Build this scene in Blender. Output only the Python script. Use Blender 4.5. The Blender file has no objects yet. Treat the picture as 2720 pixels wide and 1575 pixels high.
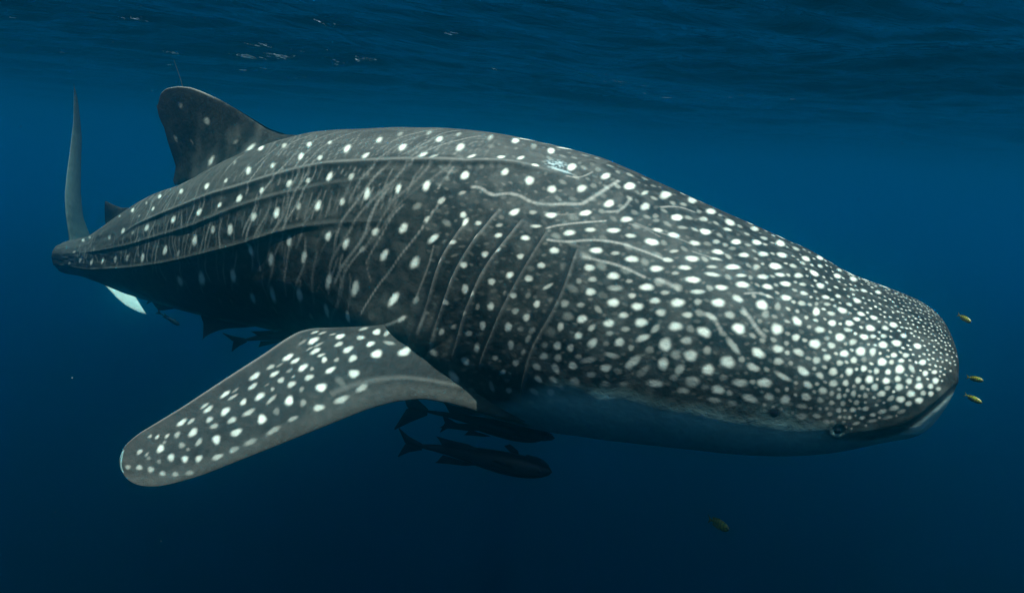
import bpy, math, json
import numpy as np
from mathutils import Matrix, Vector

S = bpy.context.scene
rad = math.radians
# ---------------------------------------------------------------- camera
cam = bpy.data.cameras.new('camera'); cam_o = bpy.data.objects.new('camera', cam)
S.collection.objects.link(cam_o); S.camera = cam_o
cam.angle = rad(75.0); cam.clip_start = .05; cam.clip_end = 3000
cam_o.matrix_world = Matrix.Rotation(rad(-12), 4, 'X') @ Matrix.Rotation(rad(90), 4, 'X') @ Matrix.Rotation(rad(4), 4, 'Z')
# ---------------------------------------------------------------- sky and sun
SUN_EL, SUN_AZ = rad(77), rad(176)
W = bpy.data.worlds.new('World'); S.world = W; W.use_nodes = True; wt = W.node_tree
sky = wt.nodes.new('ShaderNodeTexSky'); sky.sky_type = 'NISHITA'; sky.sun_disc = False
sky.sun_elevation = SUN_EL; sky.sun_rotation = SUN_AZ
wt.links.new(sky.outputs[0], wt.nodes['Background'].inputs[0]); wt.nodes['Background'].inputs[1].default_value = .09
sl = bpy.data.lights.new('sun', 'SUN'); so = bpy.data.objects.new('sun', sl); S.collection.objects.link(so)
sd = Vector((math.sin(SUN_AZ) * math.cos(SUN_EL), math.cos(SUN_AZ) * math.cos(SUN_EL), math.sin(SUN_EL)))
so.rotation_euler = sd.to_track_quat('Z', 'Y').to_euler(); sl.energy = 5.0; sl.angle = rad(.5); sl.color = (1, .95, .87)
S.view_settings.view_transform = 'Standard'; S.view_settings.look = 'None'; S.view_settings.gamma = 1
S.view_settings.use_curve_mapping = False; S.view_settings.exposure = 1.7
S.cycles.volume_bounces = 4; S.cycles.max_bounces = 8; S.cycles.transparent_max_bounces = 12
S.cycles.use_denoising = True

# ---------------------------------------------------------------- helpers
def link(o, parent=None):
    S.collection.objects.link(o)
    if parent is not None: o.parent = parent
    return o
def tag(o, label=None, cat=None, group=None, kind=None):
    if label: o['label'] = label
    if cat: o['category'] = cat
    if group: o['group'] = group
    if kind: o['kind'] = kind
    return o
class Mat:
    def __init__(s, name):
        s.m = bpy.data.materials.new(name); s.m.use_nodes = True; s.t = s.m.node_tree; s.t.nodes.clear()
        s.out = s.n('ShaderNodeOutputMaterial')
    def n(s, typ, **kw):
        x = s.t.nodes.new(typ)
        for k, v in kw.items():
            if k.startswith('i_'): x.inputs[k[2:].replace('_', ' ')].default_value = v
            else: setattr(x, k, v)
        return x
    def l(s, a, b): s.t.links.new(a, b)
    def math(s, op, a, b=0.0, clamp=False):
        x = s.n('ShaderNodeMath', operation=op, use_clamp=clamp)
        for i, v in enumerate((a, b)):
            if isinstance(v, (int, float)): x.inputs[i].default_value = v
            else: s.l(v, x.inputs[i])
        return x.outputs[0]
    def mix(s, f, a, b):
        x = s.n('ShaderNodeMix', data_type='RGBA')
        for i, v in ((0, f), (6, a), (7, b)):
            if isinstance(v, (int, float, tuple)): x.inputs[i].default_value = v if i == 0 else (*v, 1) if len(v) == 3 else v
            else: s.l(v, x.inputs[i])
        return x.outputs[2]
def mesh(name, V, F, mat, smooth=True):
    me = bpy.data.meshes.new(name); V = np.asarray(V, np.float32); F = np.asarray(F, np.int32)
    me.vertices.add(len(V)); me.vertices.foreach_set('co', V.ravel())
    me.loops.add(F.size); me.loops.foreach_set('vertex_index', F.ravel())
    me.polygons.add(len(F)); me.polygons.foreach_set('loop_start', np.arange(len(F), dtype=np.int32) * 4)
    me.polygons.foreach_set('loop_total', np.full(len(F), 4, np.int32))
    me.update(calc_edges=True); me.validate()
    if smooth: me.shade_smooth()
    me.materials.append(mat); return me
def quads(n, m, flip=False):
    i = np.arange(n * m).reshape(n, m)
    f = np.stack([i[:-1, :-1], i[:-1, 1:], i[1:, 1:], i[1:, :-1]], -1).reshape(-1, 4)
    return f[:, ::-1] if flip else f

# ---------------------------------------------------------------- the sea: wavy surface seen from below
SURF = 1.0
def sea_surface():
    n = 620
    a = np.linspace(-1, 1, n); g = np.sign(a) * (np.abs(a) * 9 + np.abs(a) ** 4 * 391)
    X, Y = np.meshgrid(g, g + 8)
    rng = np.random.RandomState(31); Z = np.zeros_like(X)
    Xw = X + .5 * np.sin(Y * .7 + 1) + .3 * np.sin(Y * 1.9 + X * .4); Yw = Y + .4 * np.sin(X * .9 + 2)
    for i in range(102):
        L = .15 * 1.13 ** (i % 34) * (1 + .2 * rng.rand()); th = rad(WDIR + rng.randn() * 22); k = 2 * math.pi / L
        p = np.sin(k * (Xw * math.cos(th) + Yw * math.sin(th)) + rng.rand() * 7)
        Z += WAMP * .88 * L ** .85 * (p + .35 * np.sin(2 * k * (Xw * math.cos(th) + Yw * math.sin(th)) + 1.3))
    Z *= np.exp(-(np.hypot(X, Y) / 60) ** 2)
    Z = np.where(Z < 0, -.16 * np.tanh(-Z / .16), Z)
    V = np.stack([X, Y, Z + SURF], -1).reshape(-1, 3)
    m = Mat('sea_surface')
    fr = m.n('ShaderNodeFresnel', i_IOR=1.333); tr = m.n('ShaderNodeBsdfTransparent'); gl = m.n('ShaderNodeBsdfGlossy', i_Roughness=.01)
    tc = m.n('ShaderNodeTexCoord'); mp = m.n('ShaderNodeMapping', vector_type='TEXTURE'); mp.inputs['Rotation'].default_value = (0, 0, rad(34)); mp.inputs['Scale'].default_value = (2.0, .6, 1)
    nz = m.n('ShaderNodeTexNoise', i_Scale=3.2, i_Detail=5, i_Roughness=.55, i_Distortion=.6)
    m.l(tc.outputs['Object'], mp.inputs[0]); m.l(mp.outputs[0], nz.inputs[0])
    bp = m.n('ShaderNodeBump', i_Distance=.034, i_Strength=1.0); m.l(nz.outputs[0], bp.inputs['Height'])
    m.l(bp.outputs[0], gl.inputs['Normal']); m.l(bp.outputs[0], fr.inputs['Normal'])
    mx = m.n('ShaderNodeMixShader'); m.l(fr.outputs[0], mx.inputs[0]); m.l(tr.outputs[0], mx.inputs[1]); m.l(gl.outputs[0], mx.inputs[2])
    m.l(mx.outputs[0], m.out.inputs[0])
    o = link(bpy.data.objects.new('water_surface', mesh('water_surface', V, quads(n, n), m.m)))
    tag(o, kind='structure')
WDIR, WAMP = 112, .0045
sea_surface()

# the water itself: one even volume round the camera and everything in the sea
def water_volume():
    m = Mat('haze')
    pv = m.n('ShaderNodeVolumePrincipled', i_Density=.12, i_Color=(.003, .37, .575, 1), i_Anisotropy=.94)
    pv.inputs['Absorption Color'].default_value = (.0, .40, .84, 1)
    m.l(pv.outputs[0], m.out.inputs['Volume'])
    x0, x1, y0, y1, z0, z1 = -200, 200, -190, 210, -9, .82
    V = [(x, y, z) for x in (x0, x1) for y in (y0, y1) for z in (z0, z1)]
    F = [(0, 1, 3, 2), (4, 6, 7, 5), (0, 4, 5, 1), (2, 3, 7, 6), (0, 2, 6, 4), (1, 5, 7, 3)]
    o = link(bpy.data.objects.new('haze', mesh('haze', V, F, m.m, False))); tag(o, kind='stuff')
water_volume()

def deep_water():  # near-black sheet added below the water volume to darken the downward view
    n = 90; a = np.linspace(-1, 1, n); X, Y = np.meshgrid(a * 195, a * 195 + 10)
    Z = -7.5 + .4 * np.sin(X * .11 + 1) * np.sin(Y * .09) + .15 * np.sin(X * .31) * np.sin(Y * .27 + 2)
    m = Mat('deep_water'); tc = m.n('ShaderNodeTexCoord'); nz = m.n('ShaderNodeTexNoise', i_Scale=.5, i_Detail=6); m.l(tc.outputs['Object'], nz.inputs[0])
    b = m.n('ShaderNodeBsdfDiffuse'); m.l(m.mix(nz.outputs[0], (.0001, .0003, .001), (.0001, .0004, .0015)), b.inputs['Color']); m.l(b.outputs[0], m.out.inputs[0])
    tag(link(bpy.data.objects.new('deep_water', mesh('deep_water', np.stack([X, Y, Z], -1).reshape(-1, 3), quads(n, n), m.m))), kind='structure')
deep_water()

# ---------------------------------------------------------------- whale shark
G = json.loads('{"W0":0.545,"SK":[0,0.16,0.35,0.7,1.1,1.6,2.1,2.6,3.1,3.6,4.1,4.6,5.1,5.5,5.8,6.1],"SZ":[-0.78,-0.711,-0.78,-0.797,-0.783,-0.742,-0.637,-0.583,-0.564,-0.632,-0.742,-0.813,-0.915,-0.996,-1.026,-1.078],"SH":[0.354,0.326,0.637,0.85,1.063,1.326,1.357,1.302,1.203,1.092,0.91,0.779,0.57,0.358,0.29,0.25],"L":[0.0,0.512,1.399,2.292,3.13,3.81,4.434,5.211,6.103],"PX":[1.754,1.295,0.48,-0.342,-1.104,-1.714,-2.262,-2.928,-3.666],"PY":[2.605,2.8,3.15,3.5,3.85,4.15,4.45,4.85,5.35]}')
FINS = json.loads('''[{"name":"pectoral","O":[-0.1685,2.8,-1.0321],"e1":[-0.7715,-0.61219,-0.17324],"e2":[0.55842,-0.52108,-0.64548],"lead":[[-0.233,0.278],[-0.148,0.231],[-0.071,0.174],[-0.007,0.118],[0.1,0.025],[0.206,-0.042],[0.327,-0.075],[0.453,-0.085],[0.63,-0.08],[0.795,-0.075],[0.949,-0.071],[1.092,-0.067],
[1.196,-0.076],[1.256,-0.092],[1.303,-0.125],[1.322,-0.174],[1.321,-0.209]],"trail":[[-0.061,-0.343],[0.023,-0.371],[0.106,-0.396],[0.198,-0.42],[0.289,-0.44],[0.41,-0.47],[0.509,-0.497],[0.571,-0.501],[0.639,-0.482],[0.737,-0.444],[0.917,-0.384],[1.081,-0.328],
[1.157,-0.306],[1.243,-0.282],[1.295,-0.254],[1.321,-0.209]],"th":0.05,"nt":320,"nc":150,"spots":[[536,-439,29,12,17,100],[515,-476,20,6,5,60],[485,-463,21,6,5,40],[423,-423,23,12,7,95],[447,-443,17,5,179,40],[342,-390,20,12,177,70],[260,-396,22,15,23,100],[220,-376,23,11,25,50],[166,-353,27,20,30,100],[309,-430,26,8,5,50],[442,-389,22,10,11,80],[314,-347,23,12,12,85],
[418,-352,27,13,16,100],[546,-390,26,10,14,90],[523,-414,28,6,13,40],[563,-408,20,5,13,40],[661,-397,27,11,17,100],[639,-373,23,9,14,85],[533,-364,20,7,4,60],[528,-340,16,11,48,85],[481,-323,14,9,20,50],[415,-307,22,14,20,95],[310,-292,28,19,11,100],[190,-261,35,19,11,95],
[235,-325,28,12,150,40],[622,-335,25,12,21,100],[590,-318,10,8,31,50],[524,-287,26,11,13,90],[616,-286,21,12,8,85],[439,-241,24,19,175,100],[737,-378,19,9,15,50],[736,-344,22,9,16,85],[677,-339,16,7,16,35],[721,-311,16,11,26,80],[690,-281,20,12,16,85],[672,-310,10,5,18,40],
[807,-359,25,11,22,100],[777,-310,12,5,15,30],[829,-321,22,9,22,90],[764,-286,10,8,49,50],[661,-248,14,9,41,35],[587,-229,24,18,180,100],[505,-227,30,17,110,20],[817,-274,23,12,22,100],[781,-248,28,8,27,55],[723,-219,22,16,52,100],[676,-193,17,12,50,35],[881,-272,16,10,37,80],
[930,-325,23,8,22,90],[911,-304,23,6,15,50],[1011,-306,19,6,21,60],[1003,-288,21,9,22,90],[952,-260,21,12,29,100],[877,-226,28,10,12,50],[941,-219,19,11,14,55],[841,-185,20,16,59,100],[782,-195,16,13,58,35],[736,-147,23,9,7,50],[1012,-249,15,10,28,75],[1005,-219,16,10,3,50],
[943,-169,22,13,9,85],[816,-130,32,11,12,40],[627,-154,24,14,171,70],[530,-154,36,14,4,60],[431,-172,31,14,13,50],[1101,-271,21,9,22,80],[1070,-265,16,7,25,70],[1077,-222,20,12,34,100],[1128,-233,14,9,46,60],[1013,-169,18,14,72,95],[1070,-181,17,9,39,50],[1159,-241,11,6,36,60],
[1189,-249,10,6,37,60],[1209,-260,8,6,40,50],[1125,-191,12,11,98,40],[1191,-204,16,11,50,90],[1254,-219,11,8,28,60],[1237,-201,10,5,42,40],[1169,-162,15,11,75,85],[1130,-140,13,11,88,80],[1088,-125,14,11,39,75],[1030,-108,21,10,3,50],[970,-113,19,11,8,45],[906,-118,27,11,7,35],
[1269,-168,11,9,129,70],[1300,-184,10,8,132,45],[1239,-147,12,10,102,55],[1209,-120,11,9,132,50],[1173,-102,11,9,134,50],[1130,-89,15,9,165,35],[1208,-163,9,7,90,30],[1234,-187,8,7,123,30],[1130,-89,15,9,165,30],[578,-446,24,7,21,30],[702,-375,19,5,17,30],[892,-327,18,5,21,30],
[1173,-222,8,6,38,30],[1111,-169,8,7,128,25]]},{"name":"dorsal","O":[-1.7111,4.1527,-0.6778],"e1":[-0.86761,0.45045,-0.2106],"e2":[-0.21227,0.04748,0.97606],"lead":[[-0.76,0.362],[-0.712,0.541],[-0.658,0.577],[-0.533,0.6],[-0.414,0.652],[-0.299,0.731],[-0.181,0.812],[-0.059,0.889],[0.07,0.958],[0.17,1.004],[0.28,1.033],[0.398,1.044],
[0.469,1.023],[0.517,0.96]],"trail":[[0.289,0.303],[0.305,0.436],[0.444,0.449],[0.529,0.447],[0.538,0.48],[0.479,0.565],[0.484,0.631],[0.493,0.724],[0.494,0.815],[0.509,0.856],[0.519,0.897],[0.517,0.96]],"th":0.05,"nt":110,"nc":80,"spots":[[-189,440,33,21,140,100],[-327,557,34,21,153,100],[-399,440,27,17,155,80],[-81,506,22,12,143,30],[22,407,23,12,149,80],[208,397,33,18,151,95],[-174,617,22,14,167,40],[64,541,33,21,135,100],[73,783,31,23,21,85],[284,915,20,18,23,50],[404,731,27,16,64,60],[253,686,22,11,58,35]]},{"name":"second_dorsal","O":[-2.953,4.8719,-0.9439],"e1":[-0.82459,0.53007,-0.19767],"e2":[-0.17694,0.09023,0.98008],"lead":[[-0.316,0.191],[-0.297,0.335],[-0.195,0.342],[-0.115,0.365],[-0.035,0.394],[0.008,0.41]],"trail":[[0.03,0.129],[0.1,0.226],[0.085,0.285],[0.045,0.342],[0.008,0.41]],"th":0.03,"nt":60,"nc":40,"spots":[]},{"name":"caudal_upper","O":[-3.6013,5.32,-0.9512],"e1":[-0.21269,0.36529,0.90627],"e2":[0.03896,-0.92358,0.38141],"lead":[[-0.143,0.03],[0.035,-0.002],[0.23,0.037],[0.401,0.044],[0.629,-0.001],[0.829,-0.051],[1.114,-0.114],[1.349,-0.133],[1.487,-0.141]],"trail":[[-0.033,-0.429],[0.148,-0.286],[0.282,-0.187],[0.509,-0.166],[0.779,-0.2],[1.02,-0.239],[1.208,-0.233],[1.387,-0.207],[1.501,-0.154]],"th":0.04,"nt":60,"nc":20,"spots":[]},{"name":"caudal_lower","O":[-3.591,5.35,-1.1391],"e1":[0.62516,0.26553,-0.73394],"e2":[-0.16137,-0.87606,-0.4544],"lead":[[-0.137,-0.0],[0.053,-0.008],[0.224,-0.045],[0.278,-0.045],[0.404,-0.028],[0.488,-0.029],[0.575,-0.054],[0.653,-0.089]],"trail":[[-0.034,-0.286],[0.169,-0.242],[0.307,-0.202],[0.412,-0.168],[0.505,-0.144],[0.587,-0.111],[0.653,-0.089]],"th":0.03,"nt":50,"nc":20,"spots":[]},{"name":"pelvic","O":[-1.6022,4.0,-1.1472],"e1":[-0.42676,-0.7092,-0.56117],"e2":[0.85191,-0.52351,0.01374],"lead":[[-0.164,0.061],[0.001,0.04],[0.033,-0.043],[0.071,-0.161],[0.099,-0.211],[0.148,-0.257],[0.195,-0.271]],"trail":[[-0.198,-0.472],[-0.044,-0.601],[0.029,-0.492],[0.083,-0.4],[0.142,-0.336],[0.196,-0.274]],"th":0.03,"nt":60,"nc":40,"spots":[]},{"name":"anal","O":[-2.1699,4.5,-1.1766],"e1":[-0.86423,0.21278,-0.45589],"e2":[0.12368,-0.78849,-0.60248],"lead":[[-0.021,-0.054],[0.082,-0.017],[0.216,-0.072],[0.326,-0.105],[0.441,-0.143]],"trail":[[0.506,-0.43],[0.578,-0.309],[0.545,-0.266],[0.513,-0.224],[0.454,-0.156]],"th":0.02,"nt":60,"nc":40,"spots":[]}]''')
SPOTS = ("4652,466,50,18,149,90 4482,430,32,11,147,60 4330,388,58,16,147,90 4307,643,31,16,156,90 4487,690,20,11,165,40 4876,408,61,12,154,40 3963,548,53,18,144,80 3635,699,35,23,146,95 3461,715,22,16,139,80 3289,663,41,21,131,100 3357,287,75,21,135,100 3485,459,42,13,132,30 3123,659,29,18,136,80 3144,397,47,17,135,60 2979,579,37,18,126,100 2996,419,40,16,132,90 "
"2842,609,26,16,139,85 2874,409,29,14,132,70 2723,775,29,20,102,100 2853,815,20,16,148,65 2973,846,25,22,109,100 3137,909,22,20,138,90 3299,959,29,25,168,100 3472,987,23,17,4,90 3663,1011,34,24,9,100 3965,978,36,26,1,100 4338,977,36,25,7,100 4537,1019,28,14,9,50 4691,911,38,23,175,90 4924,941,34,19,175,60 5542,518,60,14,162,60 5398,524,58,12,161,40 "
"5606,1144,38,11,4,60 5717,1815,36,13,20,50 5481,1552,37,18,29,70 5264,1683,42,19,29,80 5062,1658,40,19,33,80 4839,1649,39,20,31,90 4639,1628,36,19,35,80 4408,1604,41,24,42,100 4084,1450,43,27,40,100 3922,1525,30,15,35,40 3724,1371,39,29,51,100 3532,1265,27,25,60,70 3363,1285,35,30,72,100 3166,1163,28,26,34,75 3009,1118,32,26,91,100 2865,1041,23,19,108,50 "
"2738,1015,31,23,95,100 3766,1939,60,37,51,100 4020,2012,45,35,48,100 3419,1838,51,30,59,100 3206,1511,34,24,93,100 3045,1577,45,25,65,90 2900,1357,30,22,78,100 2788,1462,40,21,68,95 2636,1241,27,22,66,100 2616,1610,51,21,72,95 3306,2091,48,25,60,100 3084,1973,61,27,75,100 2838,1843,47,27,81,100 2643,1889,45,20,92,100 3693,2267,32,17,50,20 3569,2240,30,17,52,20 "
"2784,2034,24,20,100,30 2717,505,43,20,116,100 2598,760,23,19,106,60 2590,385,40,18,123,85 2577,584,25,21,93,80 2432,459,38,22,114,100 2529,269,39,16,115,35 2399,208,49,15,114,40 2300,314,41,20,114,85 2253,185,49,14,113,40 2170,388,44,21,110,100 2293,523,25,18,66,85 2094,468,25,13,55,80 2238,525,21,11,51,50 2120,152,70,14,112,50 2032,87,75,20,111,95 "
"1940,123,75,18,112,30 1858,118,75,20,110,100 1989,411,21,17,34,85 1916,370,26,15,80,85 1834,406,21,12,3,80 2478,874,35,20,105,100 2328,800,27,17,104,85 2202,747,31,21,104,100 2073,619,28,23,107,90 1934,516,26,19,103,90 1815,526,30,23,125,90 1693,543,25,23,128,80 2600,960,23,20,114,80 2205,893,29,20,31,25 2111,822,23,17,57,55 2044,741,20,12,35,40 "
"2372,1123,23,19,59,90 2234,1054,29,22,58,100 2139,961,20,14,62,60 2052,949,31,16,168,25 1998,873,19,16,156,80 1977,910,23,15,85,100 1923,893,18,12,11,70 2083,1066,33,17,52,100 2297,1266,34,20,62,100 2135,1251,35,23,62,100 2522,1266,33,20,69,100 2422,1268,25,16,42,40 2436,1578,47,24,75,100 2202,1540,44,21,60,100 2474,1837,33,22,94,100 2089,1488,23,15,66,40 "
"2126,1634,25,12,47,50 1992,1052,23,11,24,85 2020,1182,19,9,79,70 1948,1273,20,8,86,70 1911,1155,18,15,14,90 1904,973,16,8,81,80 1817,923,19,12,30,85 1831,867,17,10,31,50 1798,761,26,18,47,100 1719,729,20,13,14,40 1627,714,28,15,17,100 1674,805,26,9,17,70 1696,888,22,13,14,90 1841,1053,18,15,33,90 1787,1006,16,8,52,70 1687,996,17,14,26,90 "
"1706,1116,20,15,39,90 1772,1189,18,16,19,85 1576,1009,19,14,13,85 1878,1294,23,17,97,90 1838,1299,17,11,70,85 1945,1417,19,15,169,60 1614,1099,20,15,15,80 1521,1110,27,9,44,60 1698,1225,14,13,24,50 1659,1219,17,14,21,60 1747,1334,20,17,75,85 1800,1364,17,11,90,35 1549,1225,18,15,70,90 1596,1193,16,13,66,30 1580,1319,20,16,62,80 1634,1305,17,14,27,50 "
"1857,1439,20,14,29,70 1762,1470,22,16,92,90 1647,1413,20,17,74,85 1595,1400,17,13,25,35 1427,1312,21,15,86,75 1886,1559,20,13,32,50 1935,1624,19,13,75,60 1813,1556,20,15,36,50 1541,908,22,15,13,95 1946,1055,22,7,17,20 1966,1120,22,7,35,20 1680,302,44,21,99,100 1550,465,30,21,79,85 1487,249,49,19,89,95 1470,635,28,16,37,100 1395,512,31,21,79,100 "
"1365,243,51,24,86,100 1293,248,40,12,83,55 1256,416,39,20,86,75 1300,592,28,18,39,90 1218,119,75,24,88,95 1114,-79,75,23,93,80 1011,-11,75,23,88,80 1116,394,39,23,73,100 1013,255,36,20,79,50 914,47,61,26,93,85 845,-373,75,21,94,70 809,-137,66,20,86,70 983,430,33,24,69,100 906,253,29,19,66,60 1198,474,23,15,88,30 1187,515,18,13,49,30 1076,489,26,14,33,35 1504,785,27,15,22,100 1419,734,25,12,18,70 1328,696,30,14,21,100 1257,697,24,12,15,80 1168,694,31,18,9,100 1163,592,24,13,14,80 1095,586,27,17,12,80 1005,592,25,17,18,80 928,503,24,15,67,45 855,399,37,19,72,95 775,253,41,21,80,90 "
"753,45,35,18,80,50 827,155,28,15,84,40 687,-430,75,26,91,80 676,-31,75,22,86,90 1366,842,29,15,13,100 1291,829,21,10,17,50 1220,836,30,16,14,100 1084,782,23,13,6,80 994,728,29,18,19,100 1072,710,21,10,31,50 909,602,26,18,18,85 809,536,29,17,49,85 734,418,35,19,61,80 657,295,38,22,69,85 909,670,26,10,16,50 860,510,23,14,58,30 1372,950,24,16,8,90 1116,856,28,16,17,100 1011,805,27,13,13,85 1040,855,17,10,18,40 "
"914,742,24,10,24,50 838,692,33,16,27,100 748,619,24,15,76,50 674,525,34,23,55,100 903,798,34,12,10,75 799,744,24,11,27,70 714,692,26,16,31,85 648,613,24,15,30,70 1271,959,27,17,14,100 1206,966,16,10,14,40 1346,1008,20,13,13,50 1397,1037,14,13,165,40 1132,976,30,16,12,100 969,870,32,16,12,100 860,874,27,14,13,85 786,812,29,17,17,100 "
"689,769,23,17,19,85 621,692,24,17,26,90 942,936,31,11,15,70 1341,1078,23,17,13,90 1251,1023,36,14,14,40 1179,1042,17,13,14,60 1058,984,20,11,14,45 793,917,24,16,163,80 613,821,23,17,18,90 1244,1105,27,19,14,100 1149,1094,26,17,9,100 1088,1040,23,14,14,70 1003,1024,29,19,14,100 931,993,17,15,22,50 858,971,28,19,11,100 699,920,25,23,142,100 "
"640,906,21,14,89,40 1431,1177,19,18,23,50 1366,1162,19,12,15,40 1349,1237,24,18,34,90 1193,1158,22,14,15,70 1055,1097,22,16,9,75 957,1077,22,13,8,70 873,1057,27,12,161,70 808,1025,22,16,177,50 680,975,19,16,82,40 1242,1222,25,17,20,100 1121,1175,27,19,15,100 991,1153,29,19,14,100 886,1150,30,20,166,100 767,1092,26,22,162,100 631,1051,24,24,141,100 "
"1304,1272,20,13,52,70 1175,1231,20,13,16,50 1063,1191,23,14,53,50 1295,1163,21,12,150,50 1290,1357,27,18,56,85 1187,1312,23,19,40,85 1350,1335,20,16,38,85 1231,1277,19,12,26,50 1103,1256,32,15,34,70 1062,1187,23,12,58,50 1139,1325,15,14,58,40 1068,1311,19,17,25,30 1236,1340,15,12,23,35 1427,1429,20,18,63,90 1373,1420,19,16,79,65 1479,1444,17,15,48,35 "
"1475,1517,22,17,38,60 1417,1503,20,18,53,50 1335,1459,18,13,24,35 1294,1462,38,15,27,45 1207,1398,35,13,1,60 1122,1403,44,19,53,65 1222,1482,26,18,23,70 1015,1262,29,26,83,90 1010,1372,27,23,90,85 918,1292,27,24,8,100 942,1216,23,17,9,70 1080,1445,37,17,54,40 948,1385,27,18,64,55 964,1437,19,15,22,35 847,1350,25,24,38,85 863,1245,19,18,77,45 "
"776,1192,43,14,137,60 785,1285,29,24,171,100 685,1206,28,18,157,95 695,1289,26,15,163,75 619,1166,22,16,1,70 612,1235,20,16,13,60 591,1315,37,11,156,60 791,1376,18,14,18,30 731,1388,31,17,6,60 649,1365,28,19,5,90 1029,1497,39,18,11,65 896,1437,30,25,22,55 923,1500,26,15,5,50 803,1452,27,20,177,80 810,1519,27,13,2,40 691,1469,31,17,167,65 "
"628,1444,19,17,167,60 574,1449,20,19,48,75 747,1518,22,13,1,25 1623,1520,24,16,92,80 1648,1414,22,18,84,90 1678,1641,18,14,42,50 1563,1541,18,14,73,50 1589,1626,20,16,53,60 1635,1719,17,12,46,80 1605,1845,22,16,54,60 1496,1774,26,18,150,55 1485,1678,21,15,146,75 1497,1597,21,18,167,65 1421,1575,26,18,127,60 1353,1525,21,19,6,70 1425,1654,21,16,154,50 "
"1335,1623,26,21,172,45 1275,1548,24,16,23,40 1429,1744,21,18,58,50 1387,1689,15,13,150,35 1212,1579,24,16,24,30 1143,1548,21,13,21,30 1678,1873,36,16,105,50 1509,1875,19,15,41,30 1427,1820,18,16,148,30 1633,1303,18,14,48,50 1544,1387,23,15,51,30 1554,1442,26,13,69,40 1296,1160,20,13,155,40 1807,1759,23,21,149,85 1844,1905,35,25,133,80 1763,1984,32,23,105,50 "
"1767,1633,26,17,88,70 1952,1780,25,17,172,50 1826,2082,43,18,67,20 1915,2106,47,18,66,25 551,82,54,20,84,100 603,-106,35,19,84,60 593,-468,75,17,91,60 479,-312,75,17,83,90 480,84,37,13,80,70 508,385,31,22,88,90 413,-569,75,17,87,60 564,272,24,16,82,50 602,416,25,17,76,60 391,59,56,16,76,90 318,-277,66,17,80,90 375,-325,50,13,79,70 327,-669,75,15,86,70 267,-765,75,17,85,80 574,541,27,17,64,85 553,638,18,13,42,60 477,563,28,18,69,90 545,733,18,14,21,70 451,692,20,14,31,70 395,607,20,13,60,70 320,542,27,19,74,90 289,85,35,15,74,80 244,-166,40,13,78,80 212,-851,75,17,84,90 351,672,18,14,59,70 332,280,25,14,73,60 403,460,17,12,58,60 549,830,18,15,16,60 445,769,18,12,33,50 490,871,25,15,82,100 490,798,15,9,76,40 381,787,23,21,19,100 428,855,19,14,14,60 312,763,19,17,41,80 274,770,19,17,68,85 329,847,17,14,29,80 562,977,24,17,131,85 425,937,19,16,44,90 474,1006,21,15,14,70 357,907,20,17,32,85 "
"364,970,19,12,5,60 288,917,20,20,61,100 246,882,18,15,76,80 223,804,26,17,75,90 560,1082,17,15,42,70 395,1036,21,18,34,100 445,1057,13,11,24,40 349,1060,19,14,43,60 310,1011,18,15,177,85 283,997,14,12,37,70 253,978,15,13,54,70 221,1027,21,19,48,100 257,1059,20,18,50,100 201,928,18,13,74,80 489,1103,23,20,8,100 427,1100,16,14,171,70 "
"325,1124,21,19,57,100 288,1122,20,13,76,80 230,1134,14,12,38,80 199,1121,15,12,42,80 169,1010,20,16,67,100 381,1145,18,15,18,90 545,1167,22,15,161,75 481,1201,16,15,22,60 443,1179,16,14,15,75 398,1207,14,12,13,70 349,1185,14,13,68,75 316,1177,13,11,69,30 263,1189,18,17,49,100 237,1186,12,10,74,60 211,1168,13,10,27,80 525,1272,25,15,148,95 "
"466,1288,17,12,146,75 421,1261,17,16,31,95 366,1257,16,15,71,95 318,1236,13,12,70,90 280,1250,13,11,80,70 247,1252,12,11,74,85 215,1228,20,17,71,100 184,1213,20,11,114,60 157,1150,18,13,55,100 505,1347,20,13,151,75 419,1330,17,14,5,75 378,1326,13,12,80,80 337,1309,13,12,76,85 302,1303,16,15,66,100 252,1308,14,13,21,95 220,1292,13,12,76,80 "
"189,1298,13,12,76,80 164,1274,12,10,72,70 148,1226,14,12,70,80 117,1258,16,14,38,95 124,1199,14,10,35,80 454,1376,17,15,168,75 423,1391,11,10,89,60 399,1408,13,10,90,70 352,1390,14,10,88,60 324,1352,10,10,80,60 315,1402,11,10,84,50 286,1349,14,13,71,70 266,1389,16,12,26,80 249,1352,11,10,40,50 215,1341,15,14,55,80 180,1374,16,14,10,80 "
"160,1319,16,14,22,100 128,1304,13,12,14,70 506,1421,20,16,155,75 459,1435,15,12,154,50 422,1449,11,11,92,60 386,1453,11,11,87,50 343,1447,11,11,59,50 237,1415,15,10,43,50 208,1416,16,13,8,90 182,1437,13,11,25,60 152,1408,16,13,11,90 145,1357,12,11,4,60 122,1352,13,11,179,80 517,1482,22,13,178,40 516,1546,22,15,4,45 467,1538,16,11,167,60 "
"399,1496,11,11,95,70 354,1493,12,11,1,60 315,1486,13,10,16,70 262,1502,16,10,25,80 291,1526,12,9,19,60 225,1475,18,11,19,60 325,1547,11,8,17,70 365,1543,8,8,98,70 427,1522,11,10,179,40 103,1307,14,9,7,60 200,1493,16,9,26,40 381,1403,9,8,87,50 396,1538,7,7,152,50 385,1571,8,6,179,60 416,1571,11,8,164,40 344,1583,16,8,12,40 "
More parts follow.
